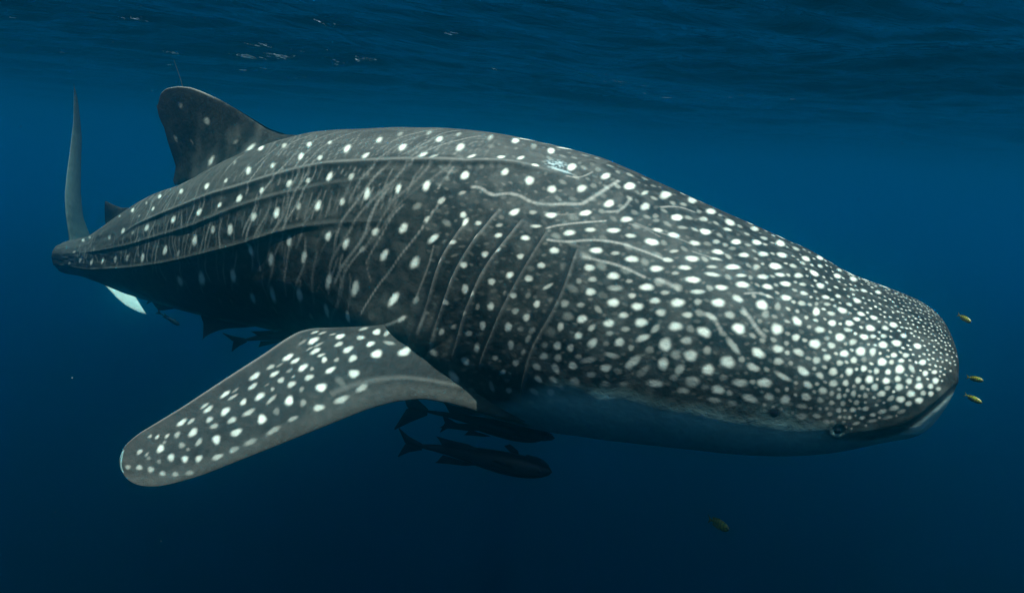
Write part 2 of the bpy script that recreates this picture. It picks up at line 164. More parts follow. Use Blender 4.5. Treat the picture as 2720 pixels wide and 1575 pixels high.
"437,1572,14,10,166,35 291,1566,19,8,14,35 244,1540,21,8,23,35 559,1473,17,10,174,20 1415,1086,30,18,166,24 1475,980,26,21,161,18 1560,567,23,15,176,17 444,-124,19,9,80,63 1461,108,30,16,107,28 1407,589,19,15,163,23 1344,504,20,16,122,21 114,865,8,5,52,91 697,1026,11,11,7,33 198,1261,7,5,146,59 1727,147,30,18,127,20 1621,260,23,19,128,23 1072,332,23,21,71,30 648,1289,13,9,155,46 1125,155,28,17,78,33 1331,401,22,14,138,31 161,1214,5,5,142,91 62,78,6,3,68,72 80,252,8,4,65,82 735,872,12,10,121,40 "
"1558,826,26,16,167,20 1720,-30,30,23,111,24 1504,407,21,18,117,22 901,896,17,14,158,39 1290,57,30,17,96,21 1179,375,21,17,149,24 1401,894,30,19,169,23 338,992,9,8,79,71 172,668,11,5,73,83 527,1090,12,9,169,48 360,1615,5,4,121,55 1513,688,27,17,178,18 144,1021,8,5,76,66 1409,312,29,18,126,29 676,1133,13,10,167,38 129,1026,8,6,59,70 98,393,10,4,74,81 107,911,8,6,66,65 "
"967,-25,29,13,92,28 1253,767,27,15,157,29 1778,180,30,19,136,20 87,-180,7,3,73,66 147,617,10,5,78,82 1169,834,23,17,155,28 264,947,9,8,82,61 265,359,14,6,90,74 961,229,24,16,105,32 488,1490,7,7,114,42 1410,50,30,22,113,30 157,547,10,5,68,86 582,838,11,11,21,51 819,1137,18,13,167,29 1328,922,28,20,159,24 773,431,16,13,113,33 1173,1480,21,16,4,25 175,-204,11,6,86,58 1665,468,25,15,166,20 1479,1184,30,18,174,21 267,74,15,7,84,74 258,1445,5,5,146,74 1471,519,19,17,143,22 1171,-137,30,20,97,33 90,970,11,6,52,77 539,499,12,8,84,49 216,-366,11,5,84,61 870,35,30,17,94,29 1350,-37,30,21,100,29 515,1000,10,9,36,45 156,-555,9,4,74,59 135,261,10,4,84,70 149,408,10,5,79,85 252,552,11,5,86,72 970,1305,24,21,5,30 760,996,19,11,157,40 122,1148,7,6,142,87 609,206,16,10,70,43 569,1235,11,10,141,38 388,700,9,8,53,51 1246,269,21,20,132,30 205,-410,11,5,81,55 95,1140,7,5,41,60 123,475,9,4,71,80 658,730,12,11,100,38 109,1049,6,5,63,80 294,-458,15,7,80,76 528,936,11,10,89,54 218,515,13,6,86,74 154,118,10,5,68,60 1049,154,30,14,93,28 217,351,12,5,92,61 209,650,9,5,71,66 139,933,7,5,83,67 76,-13,6,3,68,76 1469,843,30,16,168,19 64,990,11,5,42,82 145,692,8,5,65,61 454,918,9,7,134,47 449,146,15,7,80,48 65,845,12,5,51,61 1251,623,21,16,164,28 166,-575,12,5,77,79 189,607,8,5,69,74 958,559,19,16,10,27 289,1413,8,6,148,75 130,863,8,5,48,79 127,-228,11,5,73,64 542,1414,9,7,140,46 191,800,8,7,62,88 512,-77,18,8,79,55 111,298,9,4,75,60 433,1010,9,8,146,48 413,-3,15,7,76,66 94,906,10,5,65,70 385,242,16,7,73,69 192,-44,9,4,81,74 643,-16,19,9,90,37 245,-492,13,6,83,66 316,34,13,6,79,54 1532,31,30,22,100,23 96,668,8,4,56,91 1740,386,27,15,157,21 175,894,7,5,84,86 181,1104,6,6,114,90 61,-94,4,2,69,66 231,386,11,5,86,62 130,1091,7,6,174,83 1355,762,24,16,150,18 545,1344,9,8,147,45 245,110,11,5,74,60 92,1048,9,6,48,75 1282,515,20,18,139,21 455,1134,11,7,172,45 423,285,17,9,84,44 510,1195,13,8,173,46 132,585,8,4,74,88 372,1371,8,8,129,63 138,1152,7,6,7,63 315,1445,7,6,155,55 93,766,10,5,68,72 1652,-57,30,18,106,22 498,671,10,10,58,50 1139,510,24,16,157,27 281,1461,7,6,142,61 107,1178,7,5,13,67 403,1595,7,5,140,51 243,701,10,6,80,81 192,245,12,6,76,89 374,1200,9,7,140,59 334,1405,7,7,112,59 1015,938,23,17,153,34 178,466,11,5,76,86 52,397,6,3,65,61 234,975,9,7,122,75 585,1179,11,10,150,55 202,807,10,7,71,59 193,413,9,5,77,79 "
"1025,458,20,15,160,34 1090,934,24,19,176,30 866,614,20,14,138,41 599,904,12,9,145,51 583,730,12,11,163,42 697,348,16,12,92,42 730,782,14,9,151,36 104,781,9,5,61,74 140,1261,7,5,166,85 646,978,14,9,168,35 305,652,10,7,87,53 249,388,13,6,97,72 291,713,12,7,81,71 130,-487,8,4,72,82 376,1600,6,5,113,55 848,1454,18,14,1,26 680,848,13,11,163,49 83,577,8,4,64,61 317,927,10,8,102,67 714,1115,16,10,151,38 192,1028,7,6,143,89 719,-220,25,12,84,39 240,593,12,7,74,59 279,610,12,8,72,74 603,1399,13,9,149,35 138,825,7,4,75,71 1814,276,30,16,135,21 727,559,13,9,75,44 241,792,10,6,105,57 335,107,16,8,74,58 181,861,8,7,60,76 297,409,13,6,77,64 780,632,18,12,137,31 1122,672,18,14,149,24 365,403,14,7,74,68 77,-731,9,4,76,75 1551,201,29,18,103,22 149,-341,8,4,77,88 228,669,9,7,94,72 159,797,7,5,64,71 216,-35,12,6,88,84 109,510,8,4,72,83 189,-439,10,4,80,58 545,372,15,7,86,51 710,78,21,11,73,46 435,567,13,10,66,63 171,145,11,6,73,92 491,942,12,9,172,62 341,-564,13,6,83,64 591,1125,11,11,146,37 51,847,10,5,45,91 74,-534,9,4,72,62 139,472,9,4,59,80 98,-194,7,3,71,87 891,501,19,14,84,37 616,583,13,10,103,56 1447,374,26,14,140,25 159,-80,9,4,75,64 267,-379,12,6,84,59 209,40,13,6,89,80 610,1505,9,8,89,52 420,-171,14,6,77,57 278,1301,6,5,132,71 299,1069,7,7,152,52 411,763,11,9,83,53 948,700,19,14,145,38 584,1511,10,9,133,51 163,893,7,5,88,92 228,-78,11,5,83,63 846,785,17,14,128,37 474,1339,9,8,152,60 634,426,13,9,60,51 917,1052,20,15,161,37 380,1497,7,6,152,62 119,-188,9,4,66,82 1633,596,24,12,154,22 137,1190,7,5,15,71 351,526,14,8,79,52 1230,910,27,19,179,23 173,1162,8,6,122,84 77,756,11,5,56,91 1228,514,19,15,7,26 173,566,9,4,72,85 80,1057,9,6,20,69 187,1064,7,6,176,87 926,398,24,16,116,26 147,785,8,5,69,69 44,412,8,4,65,70 545,1527,7,6,120,40 363,-6,17,8,76,71 189,1156,7,7,23,65 244,1102,7,6,126,54 261,814,11,7,71,71 462,370,16,8,83,53 279,404,14,7,67,69 521,205,18,10,84,62 184,42,12,5,75,59 95,1191,9,5,16,72 313,1599,6,5,91,55 230,132,13,6,77,84 759,529,13,11,87,33 536,-275,18,8,85,48 98,-335,7,3,66,77 67,773,10,4,53,61 351,792,10,9,58,52 578,24,16,7,81,38 179,-297,9,4,81,76 564,904,11,10,84,43 294,1204,9,6,159,78 392,930,9,8,46,70 762,738,14,12,107,34 76,1133,10,6,29,65 100,619,9,4,65,85 293,531,13,7,77,54 806,373,20,14,58,34 1166,218,24,17,102,30 513,615,9,9,59,56 386,-545,17,8,85,64 140,1066,7,6,68,68 204,427,11,7,79,84 518,824,11,10,28,54 1348,618,23,14,151,21 99,-530,9,4,72,91 290,-211,13,6,86,65 232,907,7,6,71,78 598,992,14,8,164,43 451,1237,11,8,164,58 180,-501,12,5,78,72 58,-554,7,3,73,66 739,220,23,12,80,43 515,748,10,8,67,61 165,1106,7,5,69,86 649,799,12,10,132,40 212,1105,9,6,135,67 98,-703,7,3,76,81 422,694,13,9,50,44 121,741,8,4,76,60 1617,392,27,14,147,21 1291,1080,26,16,177,20 109,996,7,5,55,80 760,-283,24,11,90,49 331,430,16,7,73,62 143,17,9,4,83,79 151,983,6,6,66,90 1036,669,20,13,152,27 215,1524,5,4,115,61 99,81,7,3,73,68 194,544,9,6,93,79 162,693,8,5,86,62 89,532,9,4,64,69 76,-296,8,3,70,71 107,379,9,4,75,82 357,225,15,7,73,54 447,1325,10,6,153,45 738,1256,14,14,112,43 163,-319,11,5,84,80 91,820,9,5,56,70 333,-381,16,7,80,65 458,1490,8,6,138,59 127,950,8,5,71,81 263,528,14,7,83,77 411,1149,9,7,165,59 689,1371,13,11,176,44 1466,1358,29,24,7,17 351,1345,7,7,133,55 59,1026,13,6,41,63 205,724,10,5,77,83 150,287,9,4,78,74 181,227,10,5,74,83 116,-379,9,4,78,85 110,748,8,5,70,76 47,58,5,2,69,91 375,1079,9,8,64,46 73,960,11,5,48,70 258,-304,16,7,77,75 448,457,15,9,76,53 449,-329,19,9,82,59 248,-789,16,7,85,76 762,1458,14,13,160,37 211,875,9,7,85,88 363,1436,8,5,144,62 638,1117,14,11,159,40 391,1284,8,7,71,54 82,717,10,4,59,71 108,-228,8,4,69,90 904,-307,30,14,93,43 172,-12,12,5,70,61 591,1067,12,9,168,38 1406,1243,26,20,5,24 109,1140,8,5,17,63 273,-505,14,6,84,78 267,1130,8,7,84,76 61,-607,8,4,74,72 188,971,8,6,79,76 279,1070,9,7,155,68 106,605,8,3,69,80 125,206,9,4,75,64 142,1113,7,6,164,66 170,804,10,5,80,63 487,741,10,8,74,47 185,685,9,5,81,71 330,716,10,9,46,52 97,226,9,4,63,72 481,1386,9,7,145,46 49,-114,5,2,71,74 81,886,9,4,51,71 107,1217,6,5,0,64 584,641,11,9,73,40 295,811,10,7,80,54 205,1063,8,7,116,78 573,1386,10,9,86,50 155,922,7,5,84,64 626,-329,18,8,90,57 114,160,8,4,78,64 136,696,9,4,79,78 162,440,11,5,72,93 313,201,15,7,66,64 167,370,10,5,86,71 341,1241,7,7,154,74 116,-530,9,4,79,93 201,-223,10,4,77,74 120,832,10,5,67,91 69,487,7,3,63,84 182,1262,6,5,146,70 98,1244,7,5,14,65 136,18,9,4,76,61 437,1488,8,8,110,45 309,-698,15,7,86,68 139,-184,11,5,77,92 206,213,12,5,77,73 123,612,9,4,77,63 246,1150,8,6,175,61 120,975,8,5,70,65 104,1086,8,5,63,60 334,1485,7,6,141,58 1085,-225,30,17,95,26 194,1336,6,5,81,69 671,1071,15,8,166,34 153,1074,7,7,43,72 181,781,9,6,95,83 678,659,13,10,179,42 71,395,7,3,66,72 346,1531,5,5,132,67 118,1097,6,5,19,72 270,1544,6,5,141,76 460,832,11,9,13,65 41,541,9,4,61,67 399,1365,9,7,142,48 207,-645,12,6,84,86 123,354,10,5,84,76 564,-271,23,11,91,47 147,-181,10,5,78,74 937,1148,19,16,159,32 68,-363,5,2,71,74 1127,768,25,15,165,27 145,-563,8,4,77,89 487,1251,9,9,154,42 192,-618,10,5,80,87 230,1372,6,6,151,78 354,1119,9,7,138,67 253,678,9,6,83,54 130,739,9,4,66,70 268,1013,8,7,128,71 191,-233,11,5,75,83 380,1540,7,6,141,52 299,1253,8,7,163,63 586,239,15,8,89,49 55,-483,5,2,73,75 640,1495,9,8,91,38 96,482,9,4,68,76 82,-522,6,3,72,72 120,-584,8,4,78,87 121,-4,9,4,76,91 501,519,13,9,73,57 133,-568,10,5,85,71 307,1363,8,5,143,73 66,-655,7,3,74,77 815,1360,10,5,3,16 1879,1654,22,11,26,7 1666,1513,12,7,177,7 2046,668,12,6,27,11 1899,1222,14,6,20,10 1281,1232,9,6,5,6 1990,1291,12,5,14,6 1604,1578,20,13,165,14 1755,1040,16,8,9,17 1895,739,13,6,160,7 1740,1398,12,6,179,10 1371,1032,15,7,163,8 1909,605,15,7,159,16 668,927,9,7,22,17 1047,1353,13,8,160,16 1232,968,11,7,17,13 "
"1821,1695,16,11,178,9 1184,1006,9,6,166,14 1855,1177,11,7,174,6 1029,1207,11,10,179,7 1885,515,17,9,165,10 1429,655,15,9,149,13 1798,1104,15,8,166,6 2019,813,21,10,170,11 1994,593,11,9,10,10 1742,1115,12,8,19,11 601,1442,7,5,146,12 1978,648,14,7,1,10 1241,1440,13,7,32,14 1646,765,19,9,160,9 1899,1479,21,13,178,7 1319,288,22,13,127,15 "
"2021,1380,17,9,16,13 1731,555,15,10,139,15 1851,651,19,11,155,12 1970,774,16,11,161,7 1938,626,16,7,170,9 1215,725,13,9,178,10 536,886,14,7,151,8 1964,1328,13,8,9,12 1924,1661,13,10,15,8 1768,815,15,10,0,13 1600,807,9,8,20,16 1744,900,15,8,17,6 1049,1275,13,7,5,8 1900,1371,19,10,30,10 2001,990,18,11,163,6 2018,269,24,12,135,7 "
"1643,869,15,7,158,15 1510,1360,13,9,0,17 821,1085,14,7,6,11 1630,1169,10,9,17,9 1709,1450,11,9,36,15 819,1179,10,5,23,14 1850,270,21,9,139,8 2058,1199,20,9,179,16 571,1140,7,6,140,10 2109,893,23,12,1,14 1976,260,22,11,108,14 1572,1134,15,8,14,11 2016,644,11,9,34,12 828,896,13,10,166,10 1381,1198,15,7,156,11 1834,1234,12,5,35,5 "
"1372,1275,14,7,170,13 1930,693,19,11,159,13 739,1292,10,7,177,9 1951,858,19,10,26,6 1987,1175,17,9,19,13 1337,1374,9,7,3,15 1689,1150,15,7,177,16 1799,1277,18,12,5,9 790,1128,12,5,167,12 1764,673,15,9,165,7 2021,1253,14,6,171,7 1806,1827,20,10,29,14 2120,1018,15,7,171,15 982,1484,11,7,171,15 1596,493,11,8,144,13 1554,672,10,6,47,16 "
"1839,819,16,13,158,16 2007,716,15,8,177,8 1618,1042,20,12,10,16 870,742,12,10,26,10 2079,785,16,10,9,7 1145,1285,11,10,28,11 1071,861,13,8,21,14 1408,1141,13,6,172,5 1852,1584,16,7,20,11 1268,875,8,6,156,10 1849,993,15,7,28,14 1462,1605,11,5,28,13 1433,778,13,9,171,9 1461,753,12,8,6,6 1811,1620,17,9,170,7 1704,1391,11,8,35,15 "
"1876,945,15,11,165,9 1468,1056,12,8,25,11 1374,1089,9,7,2,11 1881,432,14,10,132,12 2204,636,17,12,7,7 1511,556,15,8,168,10 668,1519,12,7,25,11 980,949,10,8,175,16 2033,525,16,13,123,13 1316,1524,10,5,35,8 1402,1462,13,6,31,16 1857,894,12,7,179,14 1579,950,14,8,27,17 1203,1267,11,8,12,14 1896,1077,18,8,165,16 2056,1109,15,9,13,9 "
"2032,464,17,11,151,11 1821,1505,17,9,21,11 1443,1277,13,6,10,8 1440,1018,11,8,25,15 2067,889,16,9,14,10 545,1374,8,6,142,15 1148,1032,10,8,165,13 1808,1954,19,12,63,8 1521,1474,18,13,161,17 1707,639,17,11,8,9 1726,799,13,7,1,8 1348,125,23,10,97,17 1482,1099,9,6,18,8 1759,591,13,8,150,16 1592,887,13,8,29,15 1948,437,20,13,144,7 "
"1654,1782,13,10,59,8 1635,968,18,10,172,8 1859,1515,12,7,24,17 1675,1724,14,6,27,16 1911,1041,10,8,2,6 1093,1092,12,8,29,10 708,842,15,12,135,16 1378,1328,14,8,9,16 1369,389,19,10,133,8 2000,1468,15,10,176,13 1767,445,12,10,80,17 734,967,10,9,130,10 1492,902,13,6,167,16 1058,631,11,8,141,7 2018,921,11,8,10,14 2114,739,18,8,163,16 "
"1306,774,15,13,178,7 2024,1540,16,9,12,14 1583,733,13,8,5,12 1509,1255,15,9,179,13 1899,1767,25,11,43,14 1721,1869,17,10,39,6 385,875,12,10,57,12 1377,672,12,7,13,6 543,1040,14,11,149,12 768,687,12,7,136,9 1772,973,15,8,9,12 1942,744,13,7,5,12 1709,1195,12,9,173,7 2153,723,20,10,169,13 1807,1058,14,7,7,12 2077,548,18,11,152,12 "
"1522,1312,13,10,177,6 718,1071,14,7,17,11 1721,1041,13,6,164,8 1522,1174,14,7,19,6 2067,309,30,21,125,13 919,1193,12,6,30,5 1452,1413,12,8,180,16 1844,560,16,13,168,7 944,638,9,7,152,9 640,1237,13,8,147,13 1516,1561,15,7,173,7 1963,1580,16,11,40,9 835,1401,13,6,175,16 1685,851,10,7,21,7 1905,267,29,13,129,6 659,1473,11,8,34,7 "
"1436,464,19,18,68,16 1790,1420,12,7,9,8 1088,1349,11,5,27,17 835,1248,11,8,153,12 2053,1278,16,8,16,15 2121,609,18,15,30,13 1708,1310,16,9,2,9 1912,1536,15,10,20,10 1663,1306,13,7,29,12 1520,968,12,9,5,10 1158,880,11,8,162,11 1052,818,10,8,40,15 1650,1017,12,5,31,5 1554,366,15,13,135,17 986,1096,10,7,13,7 1329,1166,10,5,26,9 "
"1779,526,11,9,104,7 1936,1191,15,8,2,12 1052,1145,10,9,11,12 1068,1378,12,6,33,10 1145,1464,9,7,172,11 1586,1498,17,9,19,12 1638,1262,13,6,33,9 928,872,10,8,49,15 1212,630,13,8,46,13 2063,1021,13,8,18,11 1548,771,10,6,30,17 1768,1535,21,10,35,13 1737,1663,11,5,16,9 1727,1720,13,10,8,17 1915,1437,11,6,171,10 1616,1372,16,7,23,8 "
"1002,1430,9,7,160,11 1782,920,14,10,31,12 1199,1099,16,8,170,12 1524,1050,13,7,174,15 1846,39,30,15,107,13 775,1424,13,6,172,15 1793,853,11,7,10,7 1877,692,16,12,23,11 1453,689,11,9,2,16 1114,1309,11,8,166,5 1563,1769,16,10,0,7 1771,1886,19,9,21,12 1843,1774,15,11,49,12 1407,972,9,7,27,10 1267,8,24,11,99,16 1666,1077,14,10,32,7 "
"1266,1184,11,9,180,16 643,847,12,10,148,8 1667,718,10,7,150,7 1506,1412,12,7,166,14 623,1275,9,6,4,6 1077,65,19,9,100,9 1622,1668,22,10,37,8 2154,821,13,11,175,6 2133,670,22,14,157,17 1954,557,12,9,41,5 2029,1061,20,11,27,17 1709,949,14,7,164,8 1704,1579,12,9,29,11 1167,1141,10,8,22,14 1944,948,16,8,8,9 1837,1119,18,9,177,13 "
"438,1419,8,8,110,7 1644,654,18,11,5,13 1753,1237,18,11,25,16 1887,848,13,6,7,9 486,1568,9,7,173,8 1804,696,14,11,160,5 1576,1280,11,7,17,14 943,786,10,6,52,10 955,1026,11,6,34,10 743,1055,11,6,151,12 1449,1496,10,7,38,5 1657,1355,14,9,168,5 1229,1160,14,9,6,9 1164,1375,13,8,22,11 843,1039,12,8,6,13 1216,373,23,12,84,12 "
"1463,1233,9,5,7,15 854,1200,10,8,9,8 1941,1102,12,6,167,7 1433,1354,10,7,5,8 918,1101,17,10,13,15 901,974,14,8,173,17 1181,938,12,6,153,7 1608,158,30,14,102,15 1861,1397,10,7,17,11 1323,850,13,6,161,12 1334,1118,13,7,19,17 1384,1515,9,7,179,12 759,911,10,8,170,6 859,1518,14,7,32,13 1314,1018,15,9,174,13 1614,1772,16,11,37,16 "
"717,1244,9,5,158,17 1073,1230,8,4,28,6 1801,1198,11,5,14,5 1040,317,20,9,80,13 744,1337,10,6,156,14 840,573,13,7,80,11 849,1127,13,8,32,11 1867,1346,10,7,23,11 2184,596,18,8,155,14 888,392,22,11,97,11 1434,541,9,8,97,14 1573,1688,12,7,174,13 1194,875,12,6,15,8 1100,1526,15,8,31,7 1134,278,18,11,83,7 1374,579,14,10,39,10 "
"1535,1699,11,9,39,11 395,973,9,8,173,5 648,1170,9,5,151,12 1719,677,12,6,169,9 1725,1807,12,8,174,7 779,1034,13,8,25,5 916,1370,10,7,17,15 1952,1518,12,6,38,9 1902,93,23,11,105,16 1214,777,9,7,168,7 2091,382,21,12,143,6 951,1266,12,7,156,10 1646,1581,13,12,32,12 875,1344,7,5,166,12 868,1288,12,6,155,7 487,1158,12,5,144,15 "
"1942,812,15,8,172,13 1605,1231,12,6,176,8 491,1280,9,6,8,10 729,1167,12,7,24,14 958,373,16,7,76,15 970,1199,10,7,172,17 2149,904,13,6,17,12 1832,616,12,7,153,16 811,1317,9,7,156,16 1140,813,12,9,35,13 1260,1483,10,5,29,12 1961,1385,12,9,27,9 1006,1317,18,8,27,11 1038,1029,11,8,16,10 1447,257,22,13,91,16 1443,919,15,8,176,13 "
"618,955,8,8,68,17 1053,752,12,7,33,15 596,1030,9,7,145,5 1522,867,11,8,154,13 1750,1284,11,5,177,12 1579,1061,13,8,178,15 891,1211,9,5,157,15 1138,1236,10,7,26,8 716,1327,9,8,178,15 1689,381,18,12,56,7 676,1399,10,7,179,15 1761,1755,16,8,38,13 1072,1531,8,6,176,8 614,1095,9,5,154,6 654,1418,10,7,161,16 607,1540,11,6,29,14 "
"1672,919,10,5,19,7 328,1275,9,5,1,8 1649,538,13,11,43,17 599,1482,9,7,31,13 2084,1150,17,8,179,14 1565,1190,13,9,28,13 1543,729,13,9,44,11 1587,609,11,6,4,13 1211,1530,12,10,163,14 2127,497,21,13,137,12 1304,1403,11,6,24,10 1317,1237,11,7,33,15 1869,1829,13,9,52,8 1755,747,12,7,169,8 1250,1384,10,7,31,13 503,1048,8,6,166,13 "
"561,1538,11,6,145,15 1484,358,15,9,97,15 1215,1066,10,7,170,9 1817,344,14,11,139,14 1610,1451,12,7,178,11 523,1132,9,5,148,15 1968,1018,12,8,15,12 1971,1230,16,7,166,7 1520,622,13,8,3,11 2085,849,14,7,23,8 1413,401,13,10,119,7 1405,827,10,6,17,9 584,1213,10,5,174,6 300,1389,10,5,152,11 1862,777,13,7,164,13 1844,716,13,7,19,14 "
"1670,1470,10,6,33,13 1999,499,18,10,150,10 1726,495,16,7,153,12 1545,1616,15,7,27,15 2149,530,19,8,152,8 1967,1479,11,8,13,14 1861,1087,9,8,9,10 1632,929,12,8,168,11 1299,397,19,12,125,15 1483,468,14,7,58,8 1717,1513,11,8,33,6 1201,1206,12,8,158,6 1355,895,11,7,157,7 490,1522,8,7,7,9 2051,843,11,7,171,11 1014,1076,9,5,172,13 "
"1025,978,10,5,6,7 1303,893,9,7,35,12 1302,961,10,5,165,9 1882,1138,11,7,176,15 1041,561,13,10,150,12 1277,1291,11,6,157,7 726,1455,14,7,34,10 1375,1371,13,7,8,6 984,272,18,11,73,15 1182,1532,14,7,36,7 809,970,9,5,154,16 1696,1688,11,9,32,12 1165,1432,11,5,32,15 2039,1496,12,6,20,15 1530,308,15,15,90,14 710,591,12,8,72,7 "
"935,1438,13,7,24,7 1827,1355,17,8,12,13 830,447,14,10,76,8 1090,1145,9,6,29,17 460,1093,12,6,20,11 1173,762,16,9,156,10 1498,1029,10,5,170,15 1056,936,16,10,162,6 1436,1125,14,8,167,5 1333,805,13,8,164,5 336,1211,9,4,157,15 1382,1569,12,6,161,11 479,1426,7,7,129,10 1310,467,12,9,164,10 1756,303,23,15,97,9 828,824,12,8,144,10 "
"1192,18,27,12,94,16 2097,981,17,8,1,10 1969,483,14,12,120,9 1474,1298,12,8,167,7 669,1258,8,7,142,13 664,1315,8,6,171,7 1803,450,11,9,16,8 1999,1416,15,9,7,12 554,1256,10,6,26,10 2040,1331,15,8,30,8 2038,1153,12,5,24,9 858,265,21,11,84,13 1150,1195,12,6,30,8 1915,930,14,7,177,5 1817,1160,10,5,171,11 1261,1321,11,5,19,5 "
"1600,1160,8,5,176,13 1606,993,12,7,27,8 1393,774,10,9,19,9 1850,495,14,10,159,8 1885,581,15,8,157,17 1794,1475,12,7,33,6 2027,398,15,14,170,5 1402,1383,9,6,32,14 1025,747,11,7,148,6 1726,1254,11,8,171,9 701,1154,7,6,34,16 1026,1137,8,6,13,5 767,1357,9,5,180,15 2187,702,15,10,178,9 1545,996,12,9,28,8 2060,385,11,11,129,12 "
"2039,591,16,10,155,6 1312,1316,15,9,5,5 370,1466,7,5,159,9 1443,593,11,8,24,12 473,1475,7,6,26,10 884,1507,10,6,1,16 721,1521,10,6,22,11 423,1212,10,5,149,15 2096,684,17,8,161,9 1989,1622,14,6,180,12 753,835,14,11,9,16 1979,148,24,11,129,14 1276,648,10,10,5,12 1260,822,10,9,36,16 513,904,10,8,145,8 1794,624,10,7,46,9 "
"1115,1048,8,6,159,12 1010,885,11,8,6,15 393,1110,9,6,162,14 1402,695,10,6,171,9 1922,1251,12,7,176,14 2150,620,16,8,151,15 1133,925,11,7,171,16 634,1530,12,8,150,15 887,1252,11,7,18,7 1980,367,15,9,129,9 1036,1172,8,6,166,13 1895,787,10,7,9,15 581,931,11,9,169,7 1116,1471,8,7,41,16 1966,1662,15,10,15,11 2046,1430,16,9,1,14 "
"548,1307,10,6,18,11 1677,1247,10,6,20,8 1977,831,14,7,170,11 1929,1312,14,7,172,11 1861,1716,16,10,38,6 296,1171,7,5,19,7 1964,975,11,7,168,6 665,1025,10,5,27,16 2051,256,22,10,118,11 1203,573,10,7,47,13 419,1491,9,7,124,10 961,987,9,6,172,13 1689,1791,13,7,28,15 584,1252,9,7,145,11 974,647,10,7,132,13 1723,863,13,6,9,16 "
"1758,1809,17,8,30,17 1568,1356,13,8,8,10 1315,120,17,8,90,16 637,1318,9,4,3,8 694,1528,8,8,138,14 1545,1264,11,7,18,13 1241,1544,9,5,5,15 1287,720,13,8,149,11 1992,1558,14,9,31,11 718,1008,8,7,109,13 1489,940,10,6,28,12 972,777,10,9,39,6 1270,1135,12,6,173,6 1380,992,12,7,22,11 1656,1652,11,7,39,16 2150,773,13,7,158,16 "
"720,1203,10,5,174,6 1734,1167,14,7,32,12 1131,578,12,10,148,17 1779,1151,11,6,168,11 1857,847,10,5,17,16 1689,607,12,6,36,11 703,463,18,12,93,10 1597,681,9,6,28,12 534,1212,10,7,6,9 2086,931,12,8,16,9 1610,554,11,9,140,11 1726,995,8,6,22,8 780,1504,9,6,8,5 1246,558,16,7,56,13 1401,1287,10,5,178,9 1346,1293,12,6,21,9 "
"940,1332,11,7,153,13 391,1246,11,6,14,7 1716,1353,10,6,25,15 754,779,9,7,91,15 865,1393,11,6,157,10 1106,717,10,6,29,16 1662,1176,13,6,177,13 1812,991,13,6,19,9 345,-15,15,7,71,5 981,1248,8,7,12,6 1033,1314,13,8,31,12 1094,994,9,7,179,11 743,1126,12,6,11,14 957,1520,10,5,17,12 1946,375,18,8,142,13 778,-79,20,9,84,15 322,1067,10,8,179,11 1426,143,25,11,99,6 1516,1646,12,6,29,8 1031,1433,9,5,156,8 1475,569,13,10,175,6 2012,1113,15,7,14,11 1509,1216,9,6,22,11 1152,421,15,9,101,7 2016,768,12,9,155,9 471,768,15,9,48,13 273,1432,10,8,5,15 1429,849,13,8,7,5 311,869,16,9,47,12 1944,1151,11,5,13,14 955,1119,7,7,44,7 1369,717,12,8,164,7 "
"570,774,15,8,50,7 407,1294,9,4,3,17 1935,1007,12,6,170,13 1718,310,14,9,92,13 809,631,14,11,119,7 234,1311,10,6,138,11 1877,1020,12,5,9,12 236,1069,8,7,93,8 1640,1123,12,6,32,9 1801,577,9,9,176,5 2031,1015,13,7,178,14 1787,49,25,11,104,15 982,1393,13,8,4,9 1827,1445,16,8,27,9 1344,564,12,7,56,15 1668,214,23,11,102,17 "
"1775,1701,13,7,171,15 1746,1581,12,8,179,7 1977,703,10,7,170,15 1810,203,20,12,91,6 1571,1583,12,7,16,14 1779,1073,14,7,27,15 2075,1245,12,5,25,6 1310,648,10,8,93,10 1607,1712,13,7,160,12 1903,651,15,10,171,10 805,1240,7,5,170,14 302,1430,9,5,180,7")
